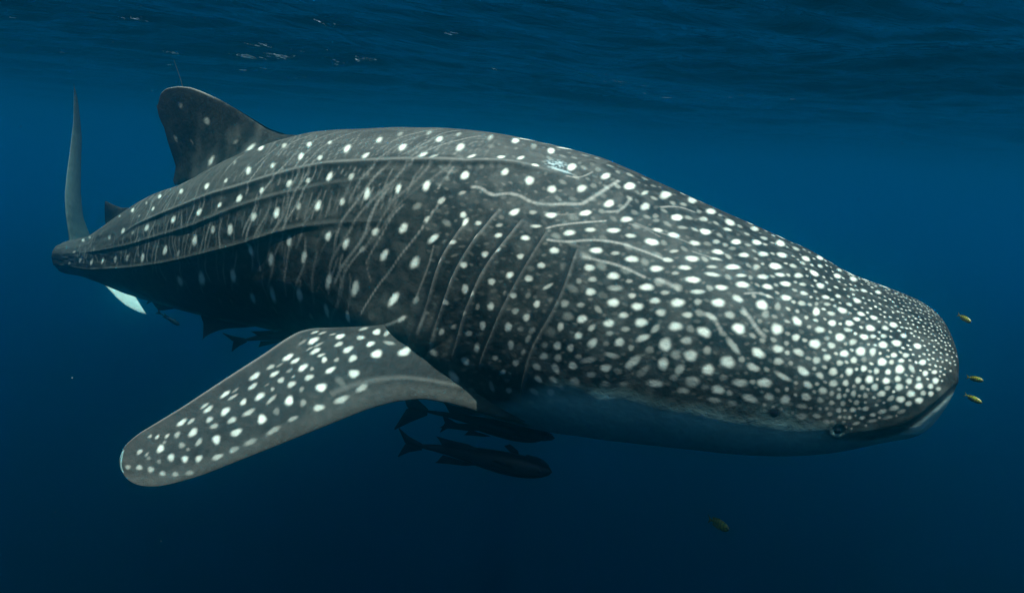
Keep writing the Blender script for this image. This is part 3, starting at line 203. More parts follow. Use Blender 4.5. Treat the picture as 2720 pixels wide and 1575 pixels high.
LINES = json.loads('''[[11,33,2100,811,2101,815,2104,823,2108,834,2114,850,2119,868,2124,888,2128,911,2131,935,2135,961,2140,987,2145,1015,2152,1043,2159,1072,2168,1101,2178,1131,2188,1162,2199,1194,2210,1228,2222,1264,2233,1302,2245,1339,2258,1375,2271,1412,2286,1447,2300,1489,2315,1537,2330,1591,2347,1653,2360,1701,2370,1734,2375,1751],[11,25,2270,898,2272,902,2275,910,2280,921,2288,937,2294,954,2300,974,2306,995,2311,1018,2316,1044,2322,1071,2328,1101,2334,1134,2342,1166,2349,1198,2358,1230,2366,1262,2373,1290,2379,1315,2382,1337,2384,1355,2382,1375,2378,1397,2371,1421,2360,1446,2353,1465,2348,1478,2346,1484],[14,30,2422,1268,2425,1275,2432,1289,2441,1310,2454,1339,2467,1369,2479,1400,2491,1432,2502,1465,2512,1499,2520,1535,2527,1573,2532,1611,2538,1649,2543,1687,2547,1725,2551,1761,2555,1790,2558,1809,2559,1819],[13,18,2325,810,2325,817,2326,830,2328,850,2331,876,2334,902,2338,928,2343,954,2348,981,2353,1007,2357,1033,2362,1059,2366,1086,2372,1114,2379,1144,2387,1177,2397,1211,2405,1238,2411,1256,2413,1265],[11,30,2134,573,2135,578,2135,589,2137,604,2138,624,2140,645,2141,668,2142,691,2143,715,2144,732,2145,744,2145,750],[11,26,2269,600,2269,608,2269,623,2270,645,2271,674,2272,702,2273,729,2273,756,2273,782,2272,802,2272,814,2272,821],[10,20,2398,626,2398,633,2400,647,2402,667,2405,694,2407,721,2407,749,2407,778,2406,808,2406,830,2406,845,2406,852],[16,35,2900,1400,2901,1411,2904,1433,2907,1467,2913,1513,2920,1558,2926,1602,2933,1645,2940,1686,2946,1728,2949,1769,2951,1810,2951,1850,2951,1881,2952,1902,2952,1913],[19,22,2695,1390,2696,1400,2700,1419,2704,1448,2712,1488,2718,1527,2724,1566,2728,1603,2732,1640,2734,1678,2735,1718,2735,1760,2733,1804,2733,1837,2733,1860,2733,1872],[14,20,2561,1394,2563,1404,2567,1424,2572,1455,2581,1498,2589,1539,2596,1581,2602,1621,2608,1661,2613,1692,2616,1713,2618,1723],[12,22,2071,1110,2071,1117,2070,1133,2070,1155,2069,1186,2069,1218,2071,1251,2073,1286,2077,1323,2080,1357,2084,1389,2087,1418,2089,1444,2092,1464,2093,1478,2094,1485],[19,42,2017,685,2016,685,2012,683,2007,680,1999,677,1990,676,1979,679,1966,685,1950,694,1936,697,1922,696,1910,689,1898,678,1885,668,1872,660,1858,654,1843,650,1828,648,1813,649,1797,652,1782,658,1766,662,1750,665,1735,665,1719,664,1701,661,1680,655,1656,647,1630,637,1604,626,1580,616,1556,605,1534,594,1518,586,1508,581,1503,578],[23,42,1504,578,1501,572,1495,559,1487,538,1476,510,1466,482,1458,455,1451,429,1445,403,1440,377,1435,349,1430,321,1427,291,1424,267,1423,250,1422,242],[19,42,1599,624,1595,623,1588,621,1578,618,1564,613,1551,608,1539,602,1529,596,1518,589,1511,584,1506,580,1504,578],[13,35,1663,412,1659,411,1653,409,1643,407,1630,403,1618,398,1607,389,1597,379,1588,365,1581,350,1575,333,1570,314,1567,294,1565,277,1564,266,1564,260],[11,50,1618,796,1615,794,1609,789,1601,782,1589,773,1575,763,1556,753,1535,741,1512,728,1487,715,1462,702,1437,687,1411,672,1392,660,1380,652,1374,648],[13,50,1586,862,1581,861,1569,858,1552,854,1530,849,1509,842,1489,835,1469,826,1450,816,1432,807,1416,799,1400,792,1384,785,1367,780,1349,775,1329,770,1307,767,1287,764,1268,763,1250,763,1234,765,1217,767,1201,768,1184,770,1168,772,1152,774,1138,776,1125,778,1114,781,1105,783,1099,784,1096,785],[14,45,1406,898,1401,898,1392,897,1379,897,1361,896,1343,895,1326,894,1308,893,1291,893,1274,893,1258,894,1243,897,1228,900,1213,904,1199,908,1185,912,1171,917,1161,920,1155,922,1151,923],[21,40,1096,917,1094,917,1089,918,1082,920,1072,922,1062,925,1052,928,1042,933,1033,937,1025,941,1020,943,1018,944],[18,35,1197,346,1194,342,1190,333,1183,319,1174,299,1164,281,1155,264,1144,249,1134,235,1122,224,1111,216,1099,210,1086,207,1076,205,1070,204,1067,203],[13,40,769,870,766,868,759,864,750,859,737,851,724,846,712,843,699,843,687,846,677,848,671,849,668,850],[20,42,762,976,760,979,756,986,749,996,740,1010,732,1023,724,1036,716,1048,710,1060,703,1070,696,1080,690,1088,683,1095,678,1100,675,1104,674,1106],[19,40,896,1052,894,1053,889,1054,883,1057,874,1061,865,1067,857,1075,849,1086,842,1099,836,1109,832,1115,831,1119],[10,20,1281,619,1277,619,1269,618,1257,617,1241,615,1224,615,1207,617,1190,622,1172,628,1158,633,1149,637,1145,639],[14,30,2350,1845,2343,1839,2329,1828,2309,1811,2283,1789,2259,1769,2237,1750,2217,1731,2199,1714,2182,1697,2165,1678,2150,1660,2136,1641,2125,1627,2118,1617,2115,1613],[17,30,1384,579,1382,578,1377,574,1369,570,1359,563,1350,554,1343,542,1337,526,1333,508,1330,489,1328,469,1327,447,1327,425,1327,407,1328,394,1328,388],[10,25,1259,599,1255,600,1245,601,1231,603,1212,606,1192,607,1170,607,1147,606,1123,603,1100,602,1079,602,1060,603,1044,605,1031,607,1023,609,1019,609],[10,28,1003,669,999,669,992,669,981,670,967,670,953,670,938,670,923,670,908,670,896,669,889,669,885,669],[10,25,1669,707,1664,707,1654,705,1639,704,1618,701,1597,697,1577,691,1557,684,1537,675,1522,667,1513,663,1508,660],[13,20,2818,1689,2819,1701,2821,1724,2825,1760,2832,1809,2838,1858,2844,1905,2849,1951,2853,1996,2858,2032,2861,2056,2863,2069],[12,20,2477,1484,2476,1494,2473,1515,2470,1547,2466,1590,2464,1632,2464,1672,2465,1712,2468,1751,2472,1781,2474,1802,2475,1812],[15,25,2535,1359,2536,1366,2538,1380,2541,1400,2545,1428,2546,1458,2544,1490,2540,1524,2533,1560,2527,1586,2524,1604,2522,1613],[15,20,2925,1408,2926,1421,2928,1448,2932,1489,2938,1545,2942,1601,2944,1657,2944,1712,2942,1768,2942,1811,2943,1841,2943,1856],[12,18,3115,1304,3146,1420],[16,20,3898,1241,3902,1370,3912,1502],[18,15,4193,1256,4214,1543],[15,18,3308,158,3313,163,3322,163,3331,163,3349,168,3282,316,3260,390,3247,447,3240,496,3237,530,3235,551,3234,561],[16,25,3272,154,3277,154,3281,158,3295,158,3289,199,3254,292,3241,348,3233,393,3228,431,3226,458,3225,474,3225,482],[13,15,3250,149,3254,149,3259,154,3219,252,3193,332,3179,390,3170,438,3164,480,3161,519,3159,546,3159,564,3159,572],[13,25,3168,241,3164,257,3157,285,3151,321,3146,361,3143,397,3141,429,3141,459,3141,487,3141,507,3142,520,3143,526],[12,24,3187,125,3193,121,3156,217,3137,280,3124,340,3115,389,3108,432,3102,472,3097,508,3095,534,3093,551,3092,559],[12,23,3164,115,3174,101,3132,210,3111,277,3096,340,3086,391,3079,436,3074,476,3070,514,3069,540,3068,557,3068,566],[11,27,3078,244,3072,266,3062,303,3051,349,3041,402,3034,448,3028,490,3023,529,3019,566,3017,592,3016,609,3015,618],[11,21,3053,233,3049,250,3042,280,3034,318,3027,362,3022,401,3017,437,3013,471,3010,502,3007,525,3006,539,3006,546],[11,22,3012,274,3008,290,3001,318,2992,357,2983,402,2976,442,2972,479,2968,514,2966,546,2965,570,2965,585,2964,592],[11,13,2994,255,2990,270,2982,299,2972,336,2962,380,2955,418,2949,453,2945,486,2942,516,2940,538,2939,552,2938,559],[11,20,2958,262,2953,278,2944,308,2934,348,2923,394,2915,435,2908,472,2901,507,2896,540,2893,563,2891,578,2890,586],[11,15,2923,260,2918,278,2908,309,2897,351,2886,399,2878,441,2872,480,2867,516,2863,549,2861,574,2860,589,2860,597],[11,17,2877,290,2873,303,2867,327,2860,360,2852,399,2846,435,2841,468,2837,500,2832,530,2830,551,2828,565,2828,572],[10,16,2854,265,2847,284,2836,319,2823,363,2811,414,2801,460,2793,501,2787,540,2781,576,2778,602,2776,619,2775,627],[10,15,2811,290,2806,305,2798,334,2788,371,2778,416,2770,456,2765,493,2761,527,2758,560,2757,583,2756,598,2756,606],[10,27,2751,341,2749,350,2747,367,2744,391,2742,421,2739,450,2737,476,2735,502,2733,526,2731,544,2731,555,2730,561],[10,27,2749,278,2744,294,2735,324,2725,364,2715,411,2707,452,2700,491,2695,527,2691,561,2688,585,2687,601,2686,609],[10,25,2682,365,2680,374,2678,390,2675,414,2671,443,2669,471,2668,498,2667,523,2667,547,2668,565,2668,576,2668,582],[10,18,2663,325,2660,338,2655,362,2649,395,2642,436,2637,473,2633,508,2630,540,2627,571,2625,594,2624,608,2624,616],[9,15,2655,282,2650,299,2642,329,2632,369,2622,417,2614,460,2608,499,2602,536,2598,571,2595,596,2593,612,2593,620],[9,28,2617,310,2614,324,2607,349,2599,384,2591,426,2584,465,2579,500,2575,534,2571,566,2569,590,2568,605,2568,612],[9,15,2597,285,2593,301,2585,330,2576,369,2566,415,2559,456,2553,494,2548,530,2544,564,2541,588,2540,604,2540,611],[9,16,2569,279,2565,293,2559,319,2552,354,2545,396,2539,434,2535,469,2531,501,2528,532,2526,555,2525,569,2525,577],[9,19,2524,318,2522,327,2520,346,2516,372,2513,405,2510,435,2508,463,2506,490,2504,515,2503,534,2502,546,2502,551],[9,13,2514,290,2510,303,2504,327,2497,360,2489,400,2483,436,2478,470,2474,501,2471,531,2469,552,2468,566,2467,573],[9,20,2469,338,2468,346,2465,361,2461,383,2458,410,2455,436,2453,461,2452,484,2452,506,2452,523,2452,533,2452,538],[9,16,2458,278,2455,292,2449,318,2441,353,2432,396,2426,434,2420,470,2416,503,2412,534,2410,557,2409,572,2408,579],[10,21,2439,253,2436,266,2431,289,2425,321,2419,359,2414,394,2410,426,2407,455,2403,483,2401,503,2400,516,2400,523],[9,25,2373,343,2373,351,2371,365,2370,387,2368,413,2367,438,2366,462,2365,484,2365,505,2365,521,2365,531,2365,536],[9,26,2375,271,2372,284,2366,310,2359,344,2351,385,2345,422,2339,457,2334,488,2329,518,2326,540,2324,554,2323,561],[9,25,2343,285,2341,296,2337,315,2332,343,2328,377,2324,408,2320,436,2317,463,2314,489,2312,507,2311,519,2310,525],[9,23,2315,294,2313,304,2310,322,2306,347,2301,379,2297,408,2294,435,2290,461,2288,485,2286,502,2285,514,2284,520],[9,28,2271,320,2269,329,2267,348,2263,375,2260,407,2257,437,2255,466,2252,492,2250,518,2249,536,2248,548,2247,554],[9,14,2280,231,2277,243,2273,266,2268,297,2263,335,2259,368,2255,399,2252,427,2249,453,2247,473,2246,485,2245,491],[9,22,2259,225,2255,241,2249,270,2240,308,2232,352,2225,392,2219,428,2214,461,2209,492,2206,514,2204,529,2203,536],[9,12,2206,291,2205,301,2202,320,2199,347,2196,379,2194,410,2192,438,2190,465,2189,490,2189,509,2189,521,2189,527],[9,25,2189,276,2187,287,2184,308,2180,336,2176,372,2172,404,2169,433,2166,461,2162,487,2160,505,2159,518,2159,524],[9,15,2180,235,2179,246,2176,265,2173,291,2170,324,2167,353,2165,381,2163,406,2162,430,2161,448,2161,459,2161,464],[9,20,2153,252,2152,261,2150,278,2147,302,2145,331,2143,359,2141,384,2141,409,2140,432,2140,448,2141,459,2141,464],[9,20,2163,145,2159,164,2152,196,2144,238,2137,285,2131,325,2126,361,2121,394,2118,424,2115,446,2114,459,2113,466],[9,24,2143,142,2139,161,2132,194,2124,237,2115,285,2109,327,2104,364,2099,399,2096,431,2094,453,2093,468,2092,475],[9,13,2102,199,2101,210,2098,229,2095,256,2092,289,2089,319,2087,346,2085,372,2084,396,2083,414,2082,425,2082,430],[9,16,2089,173,2086,187,2082,213,2076,248,2070,289,2065,325,2060,357,2056,387,2053,415,2050,434,2048,447,2048,453],[10,11,3142,716,3142,796,3147,873],[9,12,3107,716,3107,795,3111,871],[9,19,3073,714,3072,792,3075,868],[9,23,3041,709,3039,786,3041,861],[9,18,3008,704,3006,781,3007,855],[9,17,2975,699,2972,775,2972,848],[9,23,2941,692,2937,767,2937,840],[9,22,2905,692,2902,833],[9,11,2868,692,2866,825],[9,23,2830,692,2831,816],[9,13,2794,692,2795,809],[8,15,2758,691,2761,801],
[8,23,2723,690,2727,792],[8,16,2689,688,2701,765],[8,22,2657,686,2668,762],[8,13,2626,683,2636,759],[8,23,2595,680,2605,755],[8,13,2566,676,2575,750],[8,12,2536,671,2545,746],[8,17,2507,667,2516,740],[11,14,3065,992,3065,1000,3066,1014,3067,1036,3068,1066,3070,1096,3072,1127,3075,1160,3078,1194,3081,1219,3083,1236,3084,1245],[11,17,3022,982,3022,989,3022,1003,3022,1025,3023,1054,3025,1084,3026,1115,3028,1146,3031,1180,3033,1204,3034,1221,3035,1230],[11,21,2978,970,2978,977,2978,991,2978,1013,2979,1041,2979,1070,2981,1100,2982,1132,2984,1164,2985,1188,2987,1205,2987,1213],[10,19,2934,958,2934,965,2934,979,2934,1000,2934,1027,2934,1056,2935,1086,2936,1116,2937,1148,2938,1172,2939,1188,2940,1196],[10,10,2890,946,2890,952,2889,966,2889,986,2889,1014,2889,1042,2889,1071,2890,1100,2891,1131,2892,1155,2892,1170,2893,1178],[10,14,2846,932,2845,938,2845,952,2844,972,2844,999,2844,1026,2844,1054,2844,1084,2845,1114,2846,1136,2846,1152,2846,1159],[10,17,2802,919,2802,926,2801,939,2800,959,2800,985,2799,1012,2799,1040,2799,1068,2799,1098,2800,1120,2800,1135,2801,1142],[10,16,2759,907,2759,914,2758,927,2757,946,2756,972,2756,998,2755,1025,2755,1053,2755,1082,2755,1104,2756,1119,2756,1126],[10,19,2718,895,2717,901,2717,914,2716,933,2715,958,2714,984,2713,1011,2712,1039,2712,1067,2712,1088,2712,1102,2712,1110],[10,16,2678,882,2678,889,2677,901,2676,920,2674,945,2673,970,2672,997,2671,1024,2671,1052,2671,1072,2671,1086,2671,1093],[10,11,2640,870,2640,876,2639,888,2637,907,2636,931,2634,956,2633,982,2632,1009,2631,1036,2631,1057,2631,1070,2631,1077],[9,13,2604,855,2603,861,2602,874,2601,892,2599,916,2597,941,2596,966,2594,992,2593,1019,2592,1039,2592,1053,2592,1060],[9,20,2568,842,2568,848,2566,860,2565,878,2563,902,2561,926,2559,951,2557,977,2556,1004,2555,1023,2555,1037,2554,1043],[9,14,2533,828,2533,834,2531,846,2530,863,2527,887,2525,911,2523,936,2521,962,2520,988,2519,1007,2518,1020,2518,1027],[9,19,2499,814,2498,820,2497,831,2495,849,2493,873,2490,896,2488,921,2486,946,2484,972,2483,991,2482,1004,2482,1010],[9,22,2465,799,2465,805,2463,817,2461,835,2458,858,2456,882,2453,906,2451,931,2449,956,2447,975,2446,988,2446,994],[9,18,2432,785,2431,791,2429,803,2427,820,2424,843,2422,867,2419,891,2416,915,2414,941,2412,959,2411,972,2411,978],[9,18,2399,770,2398,776,2396,787,2394,805,2391,828,2388,851,2385,875,2383,899,2380,924,2378,943,2377,955,2377,961],[9,17,2366,756,2365,762,2363,773,2361,790,2358,813,2355,836,2352,860,2349,884,2346,909,2344,927,2343,940,2343,946],[9,14,2334,742,2333,747,2331,759,2329,776,2325,799,2322,822,2319,846,2316,870,2313,894,2311,912,2310,924,2310,930],[40,25,4587,178,4631,245],[16,16,4391,921,4404,1202],[24,25,4520,158,4480,346],[16,14,4279,941,4292,1203],[22,24,4439,149,4363,387],[16,19,4167,960,4181,1203],[21,21,4353,149,4243,432],[15,15,4055,988,4073,1214],[21,14,4254,163,4115,482],[15,19,3950,1016,3971,1226],[20,17,4128,216,3981,551],[14,18,3853,1045,3876,1242],
[18,14,3926,386,3862,614],[14,11,3764,1067,3787,1254],[17,14,3792,483,3762,659],[13,20,3680,1086,3702,1265],[15,14,3691,541,3675,694],[13,21,3602,1097,3622,1270],[15,17,3609,574,3597,715],[13,17,3527,1106,3545,1272],[14,17,3533,598,3524,731],[12,17,3453,1109,3469,1269],[14,13,3461,615,3452,743],[12,15,3380,1112,3395,1267],
[13,25,3390,626,3382,750],[12,12,3310,1112,3323,1261],[13,21,3321,637,3313,757],[12,14,3244,1112,3255,1256],[13,16,3258,642,3250,759],[11,10,3182,1109,3191,1249],[12,12,3201,645,3193,759],[11,21,3125,1100,3131,1237],[12,24,3150,644,3142,755],[11,20,3072,1090,3074,1224],[12,23,3105,636,3095,746],[10,21,3020,1076,3019,1206],
[11,14,3061,627,3050,735],[10,17,2968,1062,2965,1188],[11,19,3019,613,3006,720],[10,17,2916,1045,2911,1168],[11,25,2976,599,2961,707],[10,19,2864,1030,2857,1150],[11,26,2933,586,2915,692],[10,11,2813,1013,2805,1130],[11,21,2889,570,2869,676],[10,18,2762,999,2754,1113],[11,22,2844,555,2823,662],[10,17,2714,982,2704,1094],
[11,24,2800,539,2778,645],[9,14,2668,968,2657,1077],[11,25,2757,523,2734,630],[9,15,2623,952,2612,1058]]''')
RIDGE = json.loads('''{"r1":[[5036,1310],[4907,1177],[4788,1069],[4678,976],[4580,888],[4452,853],[4328,821],[4202,805],[4073,803],[3947,817],[3832,831],[3729,840],
[3637,838],[3553,829],[3468,831],[3385,831],[3306,828],[3234,817],[3171,801],[3115,781],[3060,769],[3006,753],[2952,736],[3023,732],
[2957,709],[2889,685],[2816,674],[2745,662],[2676,655],[2612,647],[2559,634],[2508,621],[2457,606],[2404,595],[2353,584],[2303,573],
[2254,563],[2209,552],[2166,540],[2126,524],[2089,506],[2052,487],[2011,463],[1969,439],[1920,429],[1870,418],[1813,420],[1753,422],
[1676,411]],"r2":[[5405,1219],[5212,1250],[5035,1278],[4869,1285],[4713,1287],[4568,1277],[4431,1230],[4297,1189],[4166,1160],[4038,1155],[3918,1157],[3808,1161],
[3707,1146],[3612,1127],[3523,1105],[3437,1081],[3353,1056],[3274,1032],[3202,1018],[3136,1001],[3076,979],[3019,956],[2962,931],[2904,906],
[2847,881],[2906,900],[2965,919],[3024,937],[2928,903],[2862,882],[2797,861],[2735,841],[2675,824],[2619,806],[2565,787],[2521,762],
[2478,736],[2418,709]],"r3":[[5864,2160],[5660,2075],[5465,2000],[5282,1984],[5103,1945],[4938,1915],[4781,1890],[4631,1862],[4484,1803],[4343,1743],[4209,1692],[4082,1647],
[3963,1619],[3852,1600],[3745,1575],[3643,1550],[3544,1523],[3450,1494],[3359,1466],[3272,1438],[3191,1412],[3116,1384],[3044,1351],[2977,1317],
[3093,1311],[3018,1284],[2944,1254],[2872,1224],[2806,1200],[2741,1176],[2680,1152],[2622,1129],[2570,1111],[2521,1094],[2473,1076],[2415,1054],
[2358,1032]]}''')
GILL = json.loads('''{"g1":[[1976,924],[1986,973],[1996,1021],[2008,1070],[2017,1140],[2027,1212],[2030,1318],[2031,1383],[2033,1450],[2038,1537],[2044,1628],[2047,1690]],"g2":[[1868,793],[1880,854],[1892,916],[1903,975],[1915,1035],[1927,1100],[1940,1167],[1944,1230],[1950,1295],[1953,1360],[1957,1427],[1962,1496],
[1968,1568],[1972,1639],[1977,1714],[1974,1764]],"g3":[[1749,801],[1760,851],[1772,900],[1783,958],[1795,1016],[1812,1073],[1830,1130],[1832,1180],[1835,1232],[1840,1295],[1846,1360],[1853,1428],
[1860,1498],[1859,1609],[1863,1689],[1869,1775]],"g4":[[1613,819],[1622,898],[1635,959],[1648,1019],[1656,1074],[1664,1129],[1676,1190],[1688,1254],[1696,1322],[1705,1392],[1712,1463],[1719,1537],
[1719,1544],[1729,1606],[1739,1670],[1742,1772]],"g5":[[1448,866],[1448,922],[1449,977],[1451,1045],[1454,1113],[1461,1161],[1469,1209],[1477,1257],[1495,1326],[1514,1398],[1527,1471],[1542,1546],
[1544,1609],[1546,1674],[1550,1748],[1555,1830]]}''')
BELLY = json.loads('''[[6060,2631],[6006,2918],[5826,2846],[5650,2770],[5510,2756],[5212,2524],[4995,2468],[4878,2509],[4765,2544],[4654,2572],[4544,2592],[4441,2610],
[4352,2622],[4270,2637],[4196,2658],[4134,2690],[4082,2736],[3983,2712],[3891,2702],[3798,2692],[3700,2677],[3593,2652],[3487,2624],[3411,2616],
[3338,2608],[3262,2596],[3168,2567],[3045,2503],[2936,2434],[2849,2378],[2771,2329],[2712,2325],[2653,2320],[2593,2313],[2534,2306],[2478,2299],
[2425,2292],[2374,2286],[2324,2280],[2274,2286],[2223,2292],[2171,2297],[2117,2301],[2063,2305],[2011,2310],[1964,2322],[1921,2340],[1881,2369],
[1849,2426],[1756,2183],[1696,2078],[1645,2001],[1602,1916],[1562,1846],[1523,1785],[1490,1751],[1456,1720],[1423,1690],[1390,1662],[1358,1635],
[1316,1625],[1275,1616],[1234,1607],[1194,1599],[1162,1595],[1130,1592],[1099,1588],[1068,1586],[1037,1583],[1000,1577],[962,1572],[925,1567],
[889,1563],[860,1562],[831,1562],[802,1562],[774,1562],[746,1563],[711,1562],[677,1561],[643,1562],[609,1564],[582,1569],[556,1575],
[529,1581],[503,1589],[477,1597],[446,1602],[415,1608],[384,1615],[352,1623],[321,1617],[288,1610],[254,1600],[219,1588],[191,1560],
[165,1532],[141,1503]]''')
MOUTH = json.loads('''[[45,1226],[65,1296],[80,1352],[99,1412],[118,1469],[144,1526],[174,1582],[209,1612],[245,1644],[273,1660],[301,1675],[327,1689]]''')
SMAX = 6.15
def smooth_interp(x, y, xs, w):
    x = np.array(x, float); y = np.array(y, float)
    g = np.linspace(-1, 8, 1801); v = np.interp(g, x, y)
    v = np.where(g < x[0], y[0] + (g - x[0]) * (y[1] - y[0]) / (x[1] - x[0]), v)
    v = np.where(g > x[-1], y[-1] + (g - x[-1]) * (y[-1] - y[-2]) / (x[-1] - x[-2]), v)
    k = np.arange(-120, 121) * .005; K = np.exp(-.5 * (k / w) ** 2); K /= K.sum()
    return np.interp(xs, g, np.convolve(np.pad(v, 120, mode='edge'), K, 'valid'))
def spine(s):
    return np.stack([smooth_interp(G['L'], G['PX'], s, .22), smooth_interp(G['L'], G['PY'], s, .22), smooth_interp(G['SK'], G['SZ'], s, .12)], -1)
def cap(s, a, n): return (1 - np.clip(1 - s / a, 0, 1) ** n) ** (1 / n)
WS = np.array([(0, G['W0']), (.3, G['W0']), (.6, .63), (1.0, .66), (1.5, .67), (2.0, .65), (2.6, .58), (3.2, .49), (3.8, .385), (4.4, .28), (5.0, .20), (5.4, .15), (5.8, .12), (6.3, .10)])
def frame(s):
    C = spine(s); e = .01; T = spine(s - e) - spine(s + e); T /= np.linalg.norm(T, axis=-1, keepdims=True)
    R = np.cross(T, np.array([0, 0, 1.])); R /= np.linalg.norm(R, axis=-1, keepdims=True); U = np.cross(R, T)
    ph = np.radians(np.interp(s, [0, 2, 4, 6], [7, 5, 3, 0]))[..., None]
    return C, T, R * np.cos(ph) - U * np.sin(ph), U * np.cos(ph) + R * np.sin(ph)
def girth(s):
    tail = cap(np.clip(SMAX - s, 0, 9), .10, 2)
    w = smooth_interp(WS[:, 0], WS[:, 1], s, .12) * cap(s, .26, 2.9) * tail
    h = smooth_interp(G['SK'], G['SH'], s, .12) * cap(s, .15, 2.6) * tail
    return w, h
def body_points(s, th):
    """s (n,) metres from the snout, th (m,) angle from the back round the near flank."""
    C, T, R, U = frame(s); w, h = girth(s)
    ft = np.interp(s, [0, 1, 2, 3, 4, 5, 6], [.62, .60, .55, .52, .5, .5, .5])[:, None]
    n = np.interp(s, [0, .6, 1.5, 3, 5, 6], [2.7, 2.5, 2.25, 2.1, 2.0, 2.0])[:, None]
    st, ct = np.sin(th)[None], np.cos(th)[None]
    hh = np.where(ct > 0, h[:, None] * ft, h[:, None] * (1 - ft)) + 1e-6; ww = w[:, None] + 1e-6
    r = (np.abs(st / ww) ** n + np.abs(ct / hh) ** n) ** (-1 / n)
    return C[:, None] + R[:, None] * (r * st)[..., None] + U[:, None] * (r * ct)[..., None]
def sstep(a, b, x):
    q = np.clip((x - a) / (b - a), 0, 1); return q * q * (3 - 2 * q)
def vnoise(x, y, seed):
    r = np.random.RandomState(seed); tb = r.rand(64, 64); xi, yi = np.floor(x).astype(int), np.floor(y).astype(int)
    fx, fy = x - xi, y - yi; fx = fx * fx * (3 - 2 * fx); fy = fy * fy * (3 - 2 * fy)
    g = lambda a, b: tb[a % 64, b % 64]
    return (g(xi, yi) * (1 - fx) + g(xi + 1, yi) * fx) * (1 - fy) + (g(xi, yi + 1) * (1 - fx) + g(xi + 1, yi + 1) * fx) * fy

s = np.r_[.3 * np.linspace(0, 1, 130) ** 1.7, np.linspace(.3, 2.1, 430)[1:], np.linspace(2.1, SMAX, 440)[1:]]
tn = np.linspace(-.45, 2.5, 500); th = np.r_[tn, np.linspace(2.5, 2 * math.pi - .45, 170)[1:]]
NS, NT = len(s), len(th)
P = body_points(s, th)
thw = np.where(th > math.pi, th - 2 * math.pi, th)          # signed angle
tha = np.abs(thw)                                           # both flanks carry the same marks
C0 = spine(s)[:, None]; RAD = np.linalg.norm(P - C0, axis=-1)
Pt = np.gradient(P, axis=1); Pt = np.linalg.norm(np.roll(P, -1, 1)[:, :] - np.roll(P, 1, 1), axis=-1) / (np.roll(th, -1) - np.roll(th, 1) + 1e-9 + np.where(np.arange(NT) == 0, 2 * math.pi, 0) + np.where(np.arange(NT) == NT - 1, 2 * math.pi, 0))[None]
Ps = np.linalg.norm(np.gradient(P, axis=0), axis=-1) / np.gradient(s)[:, None]
def nrm(P):
    a = np.gradient(P, axis=0); b = np.roll(P, -1, 1) - np.roll(P, 1, 1); n = np.cross(a, b)
    n /= np.linalg.norm(n, axis=-1, keepdims=True) + 1e-9
    sg = np.sign(((P - C0) * n).sum(-1, keepdims=True)); return n * np.where(sg == 0, 1, sg)
N0 = nrm(P); disp = np.zeros((NS, NT)); rmark = np.zeros((NS, NT)); dark = np.zeros((NS, NT))
A2 = np.broadcast_to(tha[None], (NS, NT)); S2 = np.broadcast_to(s[:, None], (NS, NT))
# longitudinal ridges
for key, h0, ext in (('r1', .0085, 0), ('r2', .006, 0), ('r3', .009, 0)):
    a = np.array(sorted(RIDGE[key])) / 1000.; sr, tr = a[:, 0], a[:, 1]
    K = np.ones(7) / 7; trs = np.interp(s, sr, tr); trs = np.convolve(np.pad(trs, 12, mode='edge'), np.ones(25) / 25, 'valid')
    if key == 'r3':
        trs = np.where(s > 5.3, np.interp(s, [5.3, 6.2], [np.interp(5.3, s, trs), 2.0]), trs)
    d = (A2 - trs[:, None]) * Pt
    f = sstep(sr[0] - .4, sr[0] + .9, s) * (1 if key == 'r3' else 1 - sstep(sr[-1] - .3, sr[-1] + .15, s) * .6)
    if key == 'r3': f = f * (1 + .8 * sstep(3.6, 5.4, s))
    if key == 'r1': f = sstep(sr[0] - .15, sr[0] + .3, s) * (1 - sstep(4.3, 5.0, s))
    if key == 'r2': f = f * (1 - sstep(5.2, 5.8, s))
    sc = np.clip(RAD / .35, .35, 1.2)
    pr = np.where(d < 0, np.exp(np.clip(d, -1, 0) / (.07 * sc)), np.exp(-(d / (.017 * sc)) ** 2) * 1.12 - .12 * np.exp(-np.abs(d - .05 * sc) / (.05 * sc)))
    disp += h0 * 1.25 * sc * f[:, None] * pr
    rmark = np.maximum(rmark, f[:, None] * np.exp(-((d + .006) / (.010 * sc)) ** 2) * (.16 if key == 'r1' else .10))  # crest highlight painted as a pale line along each ridge
# gill slits: each a flap that rises and drops
for q, (key, g) in enumerate(GILL.items()):
    a = np.array(sorted(g, key=lambda p: p[1])) / 1000.; tg = np.linspace(.5, 2.2, 341); gg = np.interp(tg, a[:, 1], a[:, 0]); gg = np.convolve(np.pad(gg, 22, mode='edge'), np.ones(45) / 45, 'valid'); sg = np.interp(tha, tg, gg); lo, hi = a[0, 1], a[-1, 1]
    f = sstep(lo - .04, lo + .06, tha) * (1 - sstep(hi - .06, hi + .05, tha))
    d = S2 - sg[None]
    sg_ = sstep(-.005, .012, d)
    pr = (.018 if q < 2 else .014) * np.exp(np.clip(d, -1, 0) / .06) * (1 - sg_) - .018 * np.exp(-np.clip(d, 0, 1) / (.03 if q else .06)) * sg_
    disp += f[None] * pr
    rmark = np.maximum(rmark, f[None] * np.exp(-((d + .007) / .0085) ** 2) * (.16 if q < 3 else .10))
    dark = np.maximum(dark, f[None] * np.exp(-((d - .012) / .011) ** 2) * .85)
